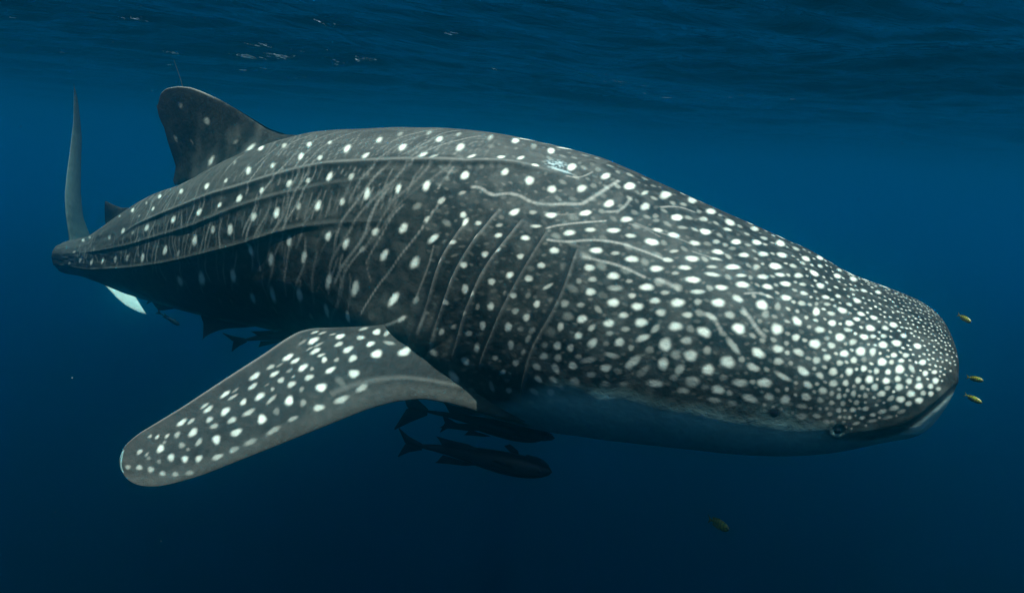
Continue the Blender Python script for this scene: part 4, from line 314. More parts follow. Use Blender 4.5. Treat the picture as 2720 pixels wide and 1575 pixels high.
# mouth: lip line, with the lower jaw set back under it
a = np.array(sorted(MOUTH)) / 1000.; tm = np.interp(s, a[:, 0], a[:, 1]); tm = np.convolve(np.pad(tm, 10, mode='edge'), np.ones(21) / 21, 'valid')
fs = 1 - sstep(.26, .42, s)
dm = (A2 - tm[:, None]) * np.clip(Pt, .05, 1)
disp += fs[:, None] * (-.012 * sstep(-.004, .014, dm) + .003 * np.exp(-((dm + .02) / .02) ** 2) - .018 * np.exp(-((dm - .012) / .008) ** 2))
dark = np.maximum(dark, fs[:, None] * np.exp(-((dm - .01) / .009) ** 2))
jaw = fs[:, None] * sstep(.02, .05, dm)
# brow bulge over the eye, socket
EYE_S, EYE_T = 0.4, 1.626
def metric(s0, t0):
    i = min(max(np.searchsorted(s, s0), 1), NS - 2); j = min(np.searchsorted(th, t0), NT - 2)
    return Ps[i, j], Pt[i, j]
pe = metric(EYE_S, EYE_T); de = np.hypot((S2 - EYE_S) * pe[0], (A2 - EYE_T) * pe[1])
disp += .014 * np.exp(-(de / .045) ** 2) - .016 * np.exp(-(de / .018) ** 2)
SP_S, SP_T = 0.603, 1.538
pe2 = metric(SP_S, SP_T); dsq = np.hypot((S2 - SP_S) * pe2[0] / 1.3, (A2 - SP_T) * pe2[1])
disp += -.010 * np.exp(-(dsq / .014) ** 2)
dark = np.maximum(dark, np.exp(-(dsq / .021) ** 4)); 
dark = np.maximum(dark, np.exp(-((de - .034) / .005) ** 2) * .6)
# shoulder: the flank swells out into the root of the pectoral fin
for s0_, t0_, h_, r_ in ((2.36, 1.84, .035, .13), (2.25, 1.80, .06, .13), (2.13, 1.74, .05, .12), (2.03, 1.78, .035, .12), (1.95, 1.90, .03, .12), (1.86, 2.03, .03, .12), (1.78, 2.22, .03, .12)):
    d = np.hypot(S2 - s0_, (A2 - t0_) * .62); disp = np.maximum(disp, disp * .4 + h_ * np.exp(-(d / r_) ** 2))
# gentle muscle unevenness
disp += .010 * (vnoise(S2 * 2.2, A2 * 3.1, 3) - .5) * sstep(.1, .6, S2) + .004 * (vnoise(S2 * 9, A2 * 8, 5) - .5) * sstep(.1, .6, S2)
P = P + N0 * disp[..., None]

# --- markings painted in the skin's own coordinates
spot = np.zeros((NS, NT)); faint = np.zeros((NS, NT))
ring = np.random.RandomState(5)
def stamp(dst, s0, t0, a, b, ang, v, side, e0=.42, e1=1.28):
    t0s = t0 * side; tt = t0s if t0s >= -.45 else t0s + 2 * math.pi
    ps, pt = metric(s0, tt); ps = max(ps, .3); pt = max(pt, .03); r = a * 1.6
    i0, i1 = np.searchsorted(s, [s0 - r / ps, s0 + r / ps]); j0, j1 = np.searchsorted(th, [tt - r / pt, tt + r / pt])
    if i1 <= i0 or j1 <= j0: return
    x = (s[i0:i1, None] - s0) * ps; y = (th[None, j0:j1] - tt) * pt * side
    wob = 1 + .045 * np.sin(3 * np.arctan2(y, x) + ring.rand() * 6.3) + .03 * np.sin(5 * np.arctan2(y, x) + ring.rand() * 6.3)
    c, sn = math.cos(ang), math.sin(ang)
    q = np.hypot((x * c + y * sn) / a, (-x * sn + y * c) / b) * wob
    f = v * (1 - sstep(e0, e1, q))
    dst[i0:i1, j0:j1] = np.maximum(dst[i0:i1, j0:j1], f)
for e in ' '.join(SPOTS.split()).split(' ') if isinstance(SPOTS, str) else ' '.join(SPOTS).split():
    v = [float(x) for x in e.split(',')]
    for side in ((1, -1) if v[1] / 1000 > (.48 if v[0] < 1700 else .05) else (1,)):
        stamp(spot, v[0] / 1000, v[1] / 1000, v[2] / 1000 * .93, v[3] / 1000 * .90, rad(v[4]), v[5] / 100, side)
for L in LINES:
    w, b = L[0] / 1000 * .8, L[1] / 100 * .85; p = np.array(L[2:], float).reshape(-1, 2) / 1000
    for side in ((1, -1) if p[:, 1].min() > .2 else (1,)):
        for (s0, t0), (s1, t1) in zip(p[:-1], p[1:]):
            tm_ = (t0 + t1) / 2 * side; tt = tm_ if tm_ >= -.45 else tm_ + 2 * math.pi
            ps, pt = metric((s0 + s1) / 2, tt); ux, uy = (s1 - s0) * ps, (t1 - t0) * pt; ln = math.hypot(ux, uy) + 1e-6
            n = max(1, int(ln / (w * .4)))
            for q in range(n):
                f = (q + .5) / n; jit = 1 + .25 * (ring.rand() - .5)
                stamp(faint, s0 + (s1 - s0) * f, t0 + (t1 - t0) * f, w * .8 * jit, w * .55, math.atan2(uy, ux), b * (.62 + .45 * ring.rand()), side, .1, 1.5)
# thin wavy bars running down the flank between the spots
s0 = 2.12
while s0 < 5.5:
    s0 += ring.uniform(.042, .078) * (1 if s0 < 3.4 else .8)
    t0, t1 = ring.uniform(.05, .25), ring.uniform(1.5, 2.25); ph = ring.rand() * 6.3; b = ring.uniform(.11, .25); k0 = .30 * math.exp(-(s0 - 2.1) / 1.6)
    tt = np.arange(t0, t1, .03); ss = s0 + k0 * (tt - .6) + .022 * np.sin(tt * 5.5 + ph) + .010 * np.sin(tt * 13 + ph * 2)
    on = vnoise(tt * 5 + s0 * 31, tt * 0 + s0 * 7, 12)
    for q in range(len(tt) - 1):
        if on[q] < .36: continue
        for side in (1, -1):
            ps, pt = metric(ss[q], tt[q]); ux, uy = (ss[q + 1] - ss[q]) * ps, (tt[q + 1] - tt[q]) * pt
            stamp(faint, (ss[q] + ss[q + 1]) / 2, (tt[q] + tt[q + 1]) / 2, max(.75 * math.hypot(ux, uy), .006), .0085 * min(1, on[q] * 1.6), math.atan2(uy, ux), b * 1.25 * min(1, (on[q] - .3) * 3), side, .1, 1.5)
# pale underside
a = np.array(sorted(BELLY)) / 1000.
bl = np.interp(s, a[:, 0], a[:, 1]); bl = np.convolve(np.pad(bl, 20, mode='edge'), np.ones(41) / 41, 'valid')
belly = sstep(-.03, .10, (A2 - bl[:, None]) * np.clip(Pt, .05, 1) + .05 * (vnoise(S2 * 14, A2 * 12, 9) - .5))
belly = np.maximum(np.maximum(belly * (1 - fs[:, None]), jaw), .32 * np.exp(-(np.hypot((S2 - SP_S) * pe2[0] / 1.8, (A2 - SP_T - .02) * pe2[1]) / .038) ** 2))
# pale bluish graze near the end of the first ridge
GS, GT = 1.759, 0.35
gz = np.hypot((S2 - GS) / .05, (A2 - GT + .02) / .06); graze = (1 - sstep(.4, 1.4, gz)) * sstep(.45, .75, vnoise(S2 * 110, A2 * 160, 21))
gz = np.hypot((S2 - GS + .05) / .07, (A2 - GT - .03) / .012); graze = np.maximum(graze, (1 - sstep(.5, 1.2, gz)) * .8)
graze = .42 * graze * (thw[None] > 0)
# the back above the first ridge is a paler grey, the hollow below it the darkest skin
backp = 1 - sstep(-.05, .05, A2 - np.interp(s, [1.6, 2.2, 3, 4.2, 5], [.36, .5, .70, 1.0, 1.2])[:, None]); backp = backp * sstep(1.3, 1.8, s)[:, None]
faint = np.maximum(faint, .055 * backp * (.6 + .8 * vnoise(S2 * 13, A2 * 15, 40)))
faint = faint + .035 * sstep(.45, .8, vnoise(S2 * 24, A2 * 17, 41)) * (faint < .05)
spot = spot * (1 - dark * .7)
VERT = [P.reshape(-1, 3)]
i = np.arange(NS * NT).reshape(NS, NT); ir = np.roll(i, -1, 1)
FACE = [np.stack([i[:-1], i[1:], ir[1:], ir[:-1]], -1).reshape(-1, 4)]
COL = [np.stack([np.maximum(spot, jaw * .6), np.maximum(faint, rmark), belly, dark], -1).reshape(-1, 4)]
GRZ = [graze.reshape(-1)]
base = NS * NT
def resample(pl, n):
    p = np.array(pl, float); l = np.r_[0, np.cumsum(np.hypot(*np.diff(p, axis=0).T))]; q = np.linspace(0, l[-1], n)
    r = np.stack([np.interp(q, l, p[:, 0]), np.interp(q, l, p[:, 1])], 1)
    k = max(3, n // 30) | 1
    if n > 12:
        e = r.copy(); w = np.ones(k) / k
        for c in (0, 1):
            z = np.pad(r[:, c], k // 2, mode='edge'); e[:, c] = np.convolve(z, w, 'valid')
        e[0], e[-1] = r[0], r[-1]; r = e
    return r
PARASITES = [(0.37, 0.803, 0.0188), (0.269, 0.788, 0.0213), (0.37, 0.671, 0.0188), (0.284, 0.663, 0.0282), (0.38, 0.708, 0.0088)]
def add_fin(f, mirror=None):
    global base
    nt, nc = f['nt'], f['nc']; O, e1, e2 = (np.array(f[k], float) for k in ('O', 'e1', 'e2')); n = np.cross(e1, e2)
    a, b = resample(f['lead'], nt), resample(f['trail'], nt)
    c = .5 - .5 * np.cos(np.linspace(0, math.pi, nc)); t = np.linspace(0, 1, nt)
    pq = a[:, None] * (1 - c)[None, :, None] + b[:, None] * c[None, :, None]
    chord = np.linalg.norm(b - a, axis=1)[:, None]
    prof = 2.6 * np.sqrt(np.clip(c, 0, 1)) * (1 - c) ** .9 + .03 * np.sin(math.pi * c)
    half = np.minimum(f['th'] * (1 - .78 * t[:, None]) * prof[None] * .5, chord * .16 * prof[None]) * (1 - t[:, None] ** 8)
    flare = {'pectoral': (.07, .24), 'dorsal': (.17, .62), 'second_dorsal': (.04, .5), 'caudal_upper': (.03, .2)}.get(f['name'])
    if flare:      # the root thickens and runs into the flank
        half = half + flare[0] * np.clip(1 - t[:, None] / flare[1], 0, 1) ** 2 * np.clip(np.sin(math.pi * np.clip(c[None] * .92 + .04, 0, 1)), 0, 1) ** .5
    bend = (.05 * np.sin(t * 2.6)[:, None] * (c[None] - .3) if f['name'] == 'pectoral' else .01 * np.sin(t * 5)[:, None] * c[None])
    if f['name'] == 'pectoral':
        half = half + .002 * (vnoise(pq[..., 0] * 9, pq[..., 1] * 14, 8) - .5) * sstep(.0, .1, c)[None] * (1 - sstep(.9, 1, c))[None]
    col = np.zeros((nt, nc, 4)); X, Y = pq[..., 0], pq[..., 1]
    for v in f['spots']:
        x, y = X - v[0] / 1000, Y - v[1] / 1000; an = rad(v[4]); cs, sn = math.cos(an), math.sin(an)
        q = np.hypot((x * cs + y * sn) / (v[2] / 1000), (-x * sn + y * cs) / (v[3] / 1000))
        q = q * (1 + .08 * np.sin(3 * np.arctan2(y, x) + ring.rand() * 6))
        col[..., 0] = np.maximum(col[..., 0], v[5] / 100 * (1 - sstep(.42, 1.28, q)))
    if f['name'] == 'pectoral':
        col[..., 3] = .15 * (.5 + vnoise(X * 10, Y * 10, 31))
        ls = np.linspace(0, 1, nt)[:, None]
        col[..., 1] = .04 * (1 - sstep(.10, .26, c[None] + .06 * (vnoise(X * 12, Y * 12, 4) - .5))) + .03 * sstep(.8, 1, ls)
        col[..., 1] = np.maximum(col[..., 1], .10 * np.exp(-((c[None] - .27) / .03) ** 2) * (ls < .5) * sstep(.08, .2, ls))
        col[..., 1] = np.maximum(col[..., 1], .22 * sstep(.965, 1, c[None]) * sstep(.3, .5, ls))
    if f['name'] == 'dorsal':
        col[..., 1] = .45 * (1 - sstep(.0, .03, c[None])) * sstep(.55, .7, t[:, None]); col[..., 3] = .30 * sstep(.25, .6, t[:, None]) * sstep(.03, .08, c[None]) * (.6 + .8 * vnoise(X * 9, Y * 7, 2))  # leading-edge highlight and dim side painted into the colour, with random mottling
        for fx, fy, fr in PARASITES: col[..., 3] = np.maximum(col[..., 3], .95 * (1 - sstep(.5, 1.2, np.hypot((X - fx) / fr, (Y - fy) / fr / 1.3))))
        col[..., 1] = np.maximum(col[..., 1], .06 * sstep(.5, .9, vnoise(X * 16, Y * 9, 17)) * (1 - sstep(.6, .9, t[:, None])))
    if f['name'] == 'caudal_lower': col[..., 2] = 1; col[..., 0] = .6
    if f['name'] == 'caudal_upper': col[..., 2] = .32 * (.5 + .4 * vnoise(X * 20, Y * 6, 3)); col[..., 3] = .25 * sstep(.5, .9, t[:, None]) + .15 * (1 - sstep(0, .2, c[None]))
    for sd in (1, -1):
        w = P0 = O + pq[..., :1] * e1 + pq[..., 1:] * e2 + n * (half * sd + bend)[..., None]
        cc = col.copy()
        if sd == f.get('under', 0): cc[..., 2] = .9; cc[..., 0] *= .1; cc[..., 1] *= .2
        if mirror is not None: w = mirror(w)
        VERT.append(w.reshape(-1, 3)); COL.append(cc.reshape(-1, 4)); GRZ.append(np.zeros(nt * nc))
        FACE.append(quads(nt, nc, (sd > 0) ^ (mirror is not None)) + base); base += nt * nc
def to_far_side(s0):
    """the same fin on the far flank: reflected in the shark's own middle plane at station s0"""
    C, T, R, U = (v[0] for v in frame(np.array([s0])))
    return lambda w: w - 2 * ((w - C) @ R)[..., None] * R
for f in FINS:
    if f['name'] == 'pectoral': f['under'] = PEC_UNDER if 'PEC_UNDER' in globals() else -1
    add_fin(f)
    if f['name'] in ('pectoral', 'pelvic'):
        g = dict(f); g['nt'], g['nc'] = 60, 30
        if f['name'] == 'pectoral':
            C, T, R, U = (v[0] for v in frame(np.array([2.15]))); mf = to_far_side(2.15); piv = C - R * .5 - U * .35
            Rt = np.array(Matrix.Rotation(rad(38), 3, Vector(T)))
            add_fin(g, lambda w: (mf(w) - piv) @ Rt.T + piv)
        else: add_fin(g, to_far_side(4.0))
m = Mat('shark_skin')
at = m.n('ShaderNodeAttribute', attribute_name='marks'); sp = m.n('ShaderNodeSeparateColor'); m.l(at.outputs['Color'], sp.inputs[0])
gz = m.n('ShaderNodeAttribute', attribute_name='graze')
tc = m.n('ShaderNodeTexCoord')
n1 = m.n('ShaderNodeTexNoise', i_Scale=7, i_Detail=6, i_Roughness=.6); n2 = m.n('ShaderNodeTexNoise', i_Scale=34, i_Detail=5, i_Roughness=.62)
n3 = m.n('ShaderNodeTexNoise', i_Scale=220, i_Detail=2); n4 = m.n('ShaderNodeTexNoise', i_Scale=11, i_Detail=3)
for n in (n1, n2, n3, n4): m.l(tc.outputs['Object'], n.inputs[0])
r1 = m.n('ShaderNodeMapRange', i_From_Min=.3, i_From_Max=.7, i_To_Min=0, i_To_Max=1); m.l(n1.outputs[0], r1.inputs[0])
basec = m.mix(r1.outputs[0], (.003, .004, .004), (.019, .0185, .0155))
r2 = m.n('ShaderNodeMapRange', i_From_Min=.35, i_From_Max=.68, i_To_Min=.55, i_To_Max=1.5); m.l(n2.outputs[0], r2.inputs[0])
vm = m.n('ShaderNodeVectorMath', operation='SCALE'); m.l(basec, vm.inputs[0]); m.l(r2.outputs[0], vm.inputs['Scale'])
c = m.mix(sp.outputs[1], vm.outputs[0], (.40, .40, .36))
r4 = m.n('ShaderNodeMapRange', i_From_Min=.3, i_From_Max=.75, i_To_Min=.82, i_To_Max=1.1); m.l(n2.outputs[0], r4.inputs[0])
bv = m.n('ShaderNodeVectorMath', operation='SCALE'); bv.inputs[0].default_value = (.17, .28, .27); m.l(r4.outputs[0], bv.inputs['Scale'])
c = m.mix(sp.outputs[2], c, bv.outputs[0])
sv = m.n('ShaderNodeVectorMath', operation='SCALE'); sv.inputs[0].default_value = (.54, .56, .49); m.l(r4.outputs[0], sv.inputs['Scale'])
r5 = m.n('ShaderNodeMapRange', i_From_Min=.3, i_From_Max=.65, i_To_Min=.62, i_To_Max=1.0); m.l(n4.outputs[0], r5.inputs[0])
c = m.mix(m.math('MULTIPLY', m.math('POWER', sp.outputs[0], 1.25), r5.outputs[0]), c, sv.outputs[0])
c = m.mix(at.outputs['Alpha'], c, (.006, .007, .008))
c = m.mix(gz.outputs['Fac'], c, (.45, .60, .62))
bp = m.n('ShaderNodeBump', i_Distance=.008, i_Strength=.5); m.l(n2.outputs[0], bp.inputs['Height'])
bp2 = m.n('ShaderNodeBump', i_Distance=.0015, i_Strength=.4); m.l(n3.outputs[0], bp2.inputs['Height']); m.l(bp.outputs[0], bp2.inputs['Normal'])
b = m.n('ShaderNodeBsdfPrincipled', i_Roughness=.62); b.inputs['Specular IOR Level'].default_value = .09
m.l(c, b.inputs['Base Color']); m.l(bp2.outputs[0], b.inputs['Normal']); m.l(b.outputs[0], m.out.inputs[0])
root = link(bpy.data.objects.new('whale_shark', None)); root.empty_display_size = .3
Cm, Tm, Rm_, Um = (v[0] for v in frame(np.array([2.2]))); org = Cm - Um * .66
root.location = org
tag(root, 'huge dark whale shark covered in white spots swimming to the right just under the surface', 'whale shark')
me = mesh('whale_shark_body', np.concatenate(VERT) - org, np.concatenate(FACE), m.m)
ca = me.color_attributes.new('marks', 'FLOAT_COLOR', 'POINT'); ca.data.foreach_set('color', np.concatenate(COL).astype(np.float32).ravel())
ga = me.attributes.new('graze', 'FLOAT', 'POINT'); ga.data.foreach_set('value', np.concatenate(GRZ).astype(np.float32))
link(bpy.data.objects.new('body', me), root)
def simple(name, col, rough=.5, spec=.3, n_scale=40, var=.3, bump=0.):
    m = Mat(name); tc = m.n('ShaderNodeTexCoord'); nz = m.n('ShaderNodeTexNoise', i_Scale=n_scale, i_Detail=4); m.l(tc.outputs['Object'], nz.inputs[0])
    c = m.mix(nz.outputs[0], tuple(x * (1 - var) for x in col), tuple(min(1, x * (1 + var)) for x in col))
    b = m.n('ShaderNodeBsdfPrincipled', i_Roughness=rough); b.inputs['Specular IOR Level'].default_value = spec
    m.l(c, b.inputs['Base Color']); m.l(b.outputs[0], m.out.inputs[0]); return m.m
M_EYE = simple('eye_black', (.004, .004, .006), .35, .3); M_IRIS = simple('eye_ring', (.014, .016, .016), .4)
def ball(name, parent, loc, n, r, flat, mat):
    """flattened ball lying on a surface with normal n"""
    u = np.linspace(0, math.pi, 13); v = np.linspace(0, 2 * math.pi, 25); U_, V_ = np.meshgrid(u, v, indexing='ij')
    n = np.array(n) / np.linalg.norm(n); a = np.cross(n, [0, 0, 1.]); a /= np.linalg.norm(a); b = np.cross(n, a)
    q = (np.sin(U_) * np.cos(V_))[..., None] * a * r + (np.sin(U_) * np.sin(V_))[..., None] * b * r * .8 + np.cos(U_)[..., None] * n * r * flat
    return link(bpy.data.objects.new(name, mesh(name, q.reshape(-1, 3) + np.array(loc), quads(13, 25, True), mat)), parent)
for side in (1, -1):
    tt = EYE_T * side; tt = tt if tt > -.45 else tt + 2 * math.pi
    ii, jj = np.searchsorted(s, EYE_S), np.searchsorted(th, tt)
    p, n = P[ii, jj], N0[ii, jj]
    e = ball('eye', root, p - org + n * .001, n, .017, .35, M_IRIS)
    ball('pupil', e, p - org + n * .0035, n, .0115, .4, M_EYE)

    tt = SP_T * side; tt = tt if tt > -.45 else tt + 2 * math.pi
    ii, jj = np.searchsorted(s, SP_S), np.searchsorted(th, tt)
    ball('spiracle', root, P[ii, jj] - org + N0[ii, jj] * -.0015, N0[ii, jj], .018, .14, M_EYE)

# ---------------------------------------------------------------- fish around it
FISH = json.loads('{"r1":[[-0.429,3.05,-1.428],[0.242,2.85,-1.419]],"r2":[[-0.415,3.1,-1.265],[0.255,3.0,-1.318]],"r3":[[-0.276,3.25,-1.387],[0.202,3.15,-1.397]],"r4":[[-1.568,3.75,-1.175],[-1.032,3.65,-1.052]],"r5":[[-2.661,4.8,-1.232],[-2.332,4.7,-1.243]],"g1":[[-2.718,5.0,-1.39],[-2.566,5.0,-1.476]],"b1":[[-2.931,4.95,-0.977],[-2.993,4.95,-1.074]],"y1":[[1.742,2.55,-0.493],[1.758,2.5,-0.507]],"y2":[[1.831,2.55,-0.74],[1.854,2.5,-0.735]],"y3":[[1.802,2.5,-0.799],[1.831,2.45,-0.809]],"y4":[[0.878,2.5,-1.407],[0.919,2.4,-1.386]]}')
def fish_mesh(name, tail, head, hgt, wid, prof, fins, mat, tailfin=(.16, .13, .3), nb=48, nr=20):
    """one closed body along +X (tail at 0, snout at L) with fins as thin closed blades; returned in world axes round the middle"""
    A, B = np.array(tail), np.array(head); L = np.linalg.norm(B - A); X = (B - A) / L
    Yv = np.cross([0, 0, 1.], X); Yv /= np.linalg.norm(Yv); Z = np.cross(X, Yv)
    if name[1]: # roll towards the camera
        r = rad(name[1]); Yv, Z = Yv * math.cos(r) + Z * math.sin(r), Z * math.cos(r) - Yv * math.sin(r)
    u = np.linspace(0, 1, nb); th_ = np.linspace(0, 2 * math.pi, nr)
    pr = np.interp(u, *zip(*prof)); pr = np.convolve(np.pad(pr, 2, mode='edge'), np.ones(5) / 5, 'valid'); pr[0] = pr[0] * .3; pr[-1] = 0
    x = u[:, None] * L + 0 * th_[None]; y = wid * L * pr[:, None] * np.sin(th_)[None]; z = hgt * L * pr[:, None] * np.cos(th_)[None]
    bend = .035 * L * np.sin(u * 5.0)[:, None] * (1 - u)[:, None]
    V = [np.stack([x, y + bend, z], -1).reshape(-1, 3)]; F = [quads(nb, nr)]; b = nb * nr
    def blade(pts_a, pts_b, th):
        nonlocal b
        a, c = np.array(pts_a, float), np.array(pts_b, float); n = 12; q = np.linspace(0, 1, n)
        a = np.stack([np.interp(q, np.linspace(0, 1, len(a)), a[:, k]) for k in range(3)], 1); c = np.stack([np.interp(q, np.linspace(0, 1, len(c)), c[:, k]) for k in range(3)], 1)
        w = np.linspace(0, 1, 7); g = a[:, None] * (1 - w)[None, :, None] + c[:, None] * w[None, :, None]
        nn = np.cross(g[-1, 0] - g[0, 0] + 1e-6, g[0, -1] - g[0, 0] + (g[-1, -1] - g[-1, 0])); nn /= np.linalg.norm(nn) + 1e-9
        hh = th * np.sin(w * math.pi)[None] ** .6 * (1 - .6 * q[:, None])
        for sd in (1, -1):
            V.append(((g * L) + (nn * sd) * (hh * L)[..., None]).reshape(-1, 3)); F.append(quads(n, 7, sd > 0) + b); b += n * 7
    tl, th2, fk = tailfin
    for q in (1, -1):
        blade([(.06, 0, .025 * q), (-tl * .35, 0, th2 * .55 * q), (-tl, 0, th2 * q)], [(.05, 0, -.015 * q), (-tl * .55, 0, -.004 * q), (-tl * 1.02, 0, th2 * .93 * q)], .010)
    for a, c, t_ in fins: blade(a, c, t_)
    V = np.concatenate(V); mid = (A + B) / 2
    Wd = V[:, :1] * X + V[:, 1:2] * Yv + V[:, 2:] * Z + A - mid
    me = mesh(name[0] + '_body', Wd, np.concatenate(F), mat)
    return me, mid, X, Yv, Z, L
REM = [(0, .16), (.06, .20), (.25, .45), (.5, .85), (.68, 1), (.82, .95), (.92, .72), (.975, .42), (1, .12)]
REM_FINS = [([(.22, 0, .03), (.18, 0, .085), (.16, 0, .10)], [(.50, 0, .06), (.40, 0, .085), (.30, 0, .085)], .006),   # soft dorsal
            ([(.22, 0, -.03), (.18, 0, -.085), (.16, 0, -.10)], [(.46, 0, -.06), (.38, 0, -.08), (.28, 0, -.085)], .006),  # anal
            ([(.72, -.05, -.01), (.68, -.10, .03), (.62, -.13, .06)], [(.76, -.05, .0), (.73, -.11, .05), (.66, -.14, .075)], .005),
            ([(.72, .05, -.01), (.68, .10, .03), (.62, .13, .06)], [(.76, .05, .0), (.73, .11, .05), (.66, .14, .075)], .005)]
def make_fish(kind, key, label, cat, group, hgt, wid, prof, fins, mat, roll=0, tailfin=(.16, .13, .3), disc=False):
    A, B = FISH[key]
    r = link(bpy.data.objects.new(kind, None)); me, mid, X, Yv, Z, L = fish_mesh((kind, roll), A, B, hgt, wid, prof, fins, mat, tailfin)
    r.location = mid; r.empty_display_size = .05; tag(r, label, cat, group); link(bpy.data.objects.new('body', me), r)
    c = (np.array(B) - mid)
    for sd in (1, -1):
        ball('eye', r, c - X * L * .075 + Yv * sd * wid * L * .66 + Z * hgt * L * .12, Yv * sd, L * .018 if disc else L * .035, .5, M_EYE)
    if disc:   # ridged sucking plate on top of the head
        V, F, b = [], [], 0
        for q in range(12):
            x0 = -.03 - q * .0135; w = wid * .62 * math.sin(math.pi * (q + 1.2) / 14) ** .5
            zc = hgt * np.interp(-x0, [0, .025, .08, .18, .32], [.12, .42, .72, .95, 1.0])
            for dx in (0, .009):
                V += [c + X * L * (x0 - dx) + Yv * L * w + Z * L * (zc - .004), c + X * L * (x0 - dx) - Yv * L * w + Z * L * (zc - .004), c + X * L * (x0 - dx - .002) - Yv * L * w + Z * L * (zc + .002), c + X * L * (x0 - dx - .002) + Yv * L * w + Z * L * (zc + .002)]
            for k in range(4): F.append((b + k, b + (k + 1) % 4, b + 4 + (k + 1) % 4, b + 4 + k))
            F += [(b, b + 1, b + 2, b + 3), (b + 7, b + 6, b + 5, b + 4)]; b += 8
        link(bpy.data.objects.new('sucking_disc', mesh('sucking_disc', np.array(V), np.array(F), mat, False)), r)
    return r
M_REM = simple('remora_skin', (.007, .009, .011), .5, .25, 25, .35); M_REMG = simple('green_remora_skin', (.05, .075, .06), .5, .25, 25, .3); M_REMB = simple('blue_remora_skin', (.07, .14, .18), .5, .3, 25, .3)
GR = 'remoras swimming along under the whale shark'
make_fish('remora', 'r1', 'large dark remora swimming free below the belly, lowest fish beneath the pectoral fin root', 'remora', GR, .078, .07, REM, REM_FINS, M_REM, 0, (.12, .11, .3), True)
make_fish('remora', 'r2', 'dark remora with big forked tail pressed along the belly behind the gills', 'remora', GR, .048, .055, REM, REM_FINS, M_REM, 0, (.17, .19, .3), True)
make_fish('remora', 'r3', 'slender dark remora with small greenish tail squeezed between the two larger remoras', 'remora', GR, .06, .06, REM, REM_FINS, M_REM, 0, (.10, .12, .3), True)
make_fish('remora', 'r4', 'dark remora partly hidden behind the trailing edge of the pectoral fin', 'remora', GR, .075, .07, REM, REM_FINS, M_REM, 20, (.16, .12, .3), True)
make_fish('remora', 'r5', 'small black remora clinging under the narrow tail, near the white lower tail lobe', 'remora', GR, .09, .09, REM, REM_FINS, M_REM, 0, (.16, .14, .3), True)
make_fish('remora', 'g1', 'small faint greenish remora swimming free below the tail stalk', 'remora', GR, .09, .09, REM, REM_FINS, M_REMG, 0, (.16, .14, .3), True)
make_fish('remora', 'b1', 'tiny bluish remora hanging from the lower keel of the tail', 'remora', GR, .16, .12, REM, REM_FINS, M_REMB, 0, (.16, .14, .3), True)
# yellow pilot fish with dark bars
PIL = [(0, .22), (.08, .26), (.3, .72), (.5, .98), (.65, 1), (.8, .86), (.92, .58), (.98, .3), (1, .1)]
PIL_FINS = [([(.12, 0, .05), (.10, 0, .11), (.08, 0, .14)], [(.62, 0, .16), (.50, 0, .22), (.40, 0, .20)], .008),
            ([(.12, 0, -.05), (.10, 0, -.11), (.08, 0, -.14)], [(.50, 0, -.16), (.42, 0, -.22), (.34, 0, -.20)], .008),
            ([(.70, -.07, -.03), (.62, -.12, -.06), (.55, -.15, -.06)], [(.70, -.07, .0), (.63, -.12, .0), (.55, -.15, -.03)], .006),
            ([(.70, .07, -.03), (.62, .12, -.06), (.55, .15, -.06)], [(.70, .07, .0), (.63, .12, .0), (.55, .15, -.03)], .006)]
def pilot_mat():
    m = Mat('pilot_fish_skin'); at = m.n('ShaderNodeAttribute', attribute_name='bar')
    tc = m.n('ShaderNodeTexCoord'); nz = m.n('ShaderNodeTexNoise', i_Scale=300, i_Detail=3); m.l(tc.outputs['Object'], nz.inputs[0])
    y = m.mix(nz.outputs[0], (.10, .11, .004), (.19, .18, .007)); c = m.mix(at.outputs['Fac'], y, (.035, .040, .008))
    b = m.n('ShaderNodeBsdfPrincipled', i_Roughness=.4); m.l(c, b.inputs['Base Color']); m.l(b.outputs[0], m.out.inputs[0]); return m.m
M_PIL = pilot_mat()
GP = 'small yellow barred pilot fish leading the shark'
for key, lab, roll in (('y1', 'yellow barred pilot fish beside the top corner of the snout, highest of three', 0), ('y2', 'yellow barred pilot fish in front of the mouth, middle one of the three', 0), ('y3', 'dark yellow pilot fish in front of the mouth, lowest of the three', 0), ('y4', 'small dark yellow fish alone in the deep water below the head', 0)):
    r = make_fish('pilot_fish', key, lab, 'pilot fish', GP, .19, .10, PIL, PIL_FINS, M_PIL, roll, (.17, .17, .3))
    for o in r.children:
        if o.name.startswith('body'):
            me = o.data; A, B = (np.array(q) for q in FISH[key]); L = np.linalg.norm(B - A); co = np.zeros(len(me.vertices) * 3, np.float32); me.vertices.foreach_get('co', co)
            u = (co.reshape(-1, 3) @ ((B - A) / L)) / L + .5
            w = .5 + .5 * np.sin(u * 2 * math.pi * 6.5); at = me.attributes.new('bar', 'FLOAT', 'POINT'); at.data.foreach_set('value', (sstep(.55, .8, w) * .9).astype(np.float32))

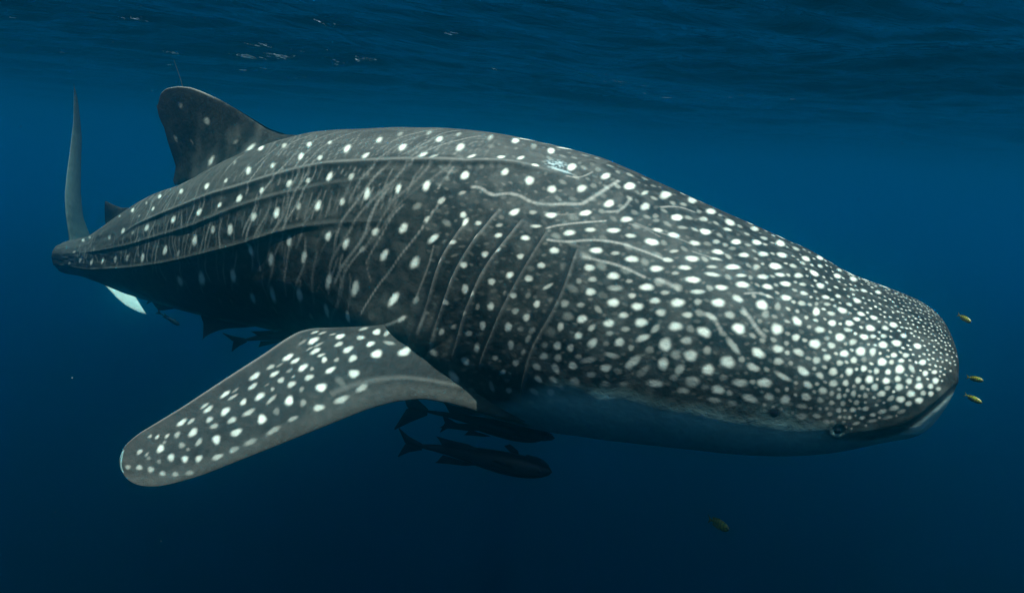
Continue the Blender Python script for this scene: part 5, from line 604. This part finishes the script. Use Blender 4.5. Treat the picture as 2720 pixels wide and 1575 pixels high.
# thin dark thread trailing from the tip of the dorsal fin
def tube(name, pts, r, mat, parent=None, taper=.4):
    p = np.array(pts, float); q = np.linspace(0, 1, 24); l = np.linspace(0, 1, len(p)); c = np.stack([np.interp(q, l, p[:, k]) for k in range(3)], 1)
    T = np.gradient(c, axis=0); T /= np.linalg.norm(T, axis=1, keepdims=True); a = np.cross(T, [0, 1., 0]); a /= np.linalg.norm(a, axis=1, keepdims=True); b = np.cross(T, a)
    an = np.linspace(0, 2 * math.pi, 8); rr = r * (taper + (1 - taper) * q)
    V = c[:, None] + (np.cos(an)[None, :, None] * a[:, None] + np.sin(an)[None, :, None] * b[:, None]) * rr[:, None, None]
    return link(bpy.data.objects.new(name, mesh(name, V.reshape(-1, 3), quads(24, 8), mat)), parent)
o = tube('thread', [[-2.346,4.62,0.457],[-2.332,4.62,0.414],[-2.317,4.62,0.371],[-2.302,4.62,0.325],[-2.295,4.62,0.289]], .0028, simple('thread_dark', (.02, .03, .03)))
tag(o, 'thin dark thread trailing upward from the tip of the dorsal fin', 'thread')

# fine particles drifting in the water
def particles():
    rng = np.random.RandomState(77); V, F = [], []; b = 0
    for _ in range(150):
        y = 1.2 + 5.5 * rng.rand() ** .5; x = (rng.rand() * 2 - 1) * y * .85; z = rng.uniform(-.75, .12) * y
        if z > .75: continue
        r = rng.uniform(.0007, .0018); st = rng.uniform(1, 2.2); q = rng.randn(6, 3) * .15
        o = np.array([[1, 0, 0], [-1, 0, 0], [0, st, 0], [0, -st, 0], [0, 0, 1], [0, 0, -1]]) + q
        A = np.linalg.qr(rng.randn(3, 3))[0]; V.append(o @ A * r + [x, y, z])
        for f in ((0, 2, 4), (2, 1, 4), (1, 3, 4), (3, 0, 4), (2, 0, 5), (1, 2, 5), (3, 1, 5), (0, 3, 5)): F.append((f[0] + b, f[1] + b, f[2] + b))
        b += 6
    me = bpy.data.meshes.new('drifting_particles'); me.from_pydata(np.concatenate(V).tolist(), [], F); me.materials.append(simple('particle', (.25, .28, .25), .6))
    tag(link(bpy.data.objects.new('drifting_particles', me)), kind='stuff')
particles()
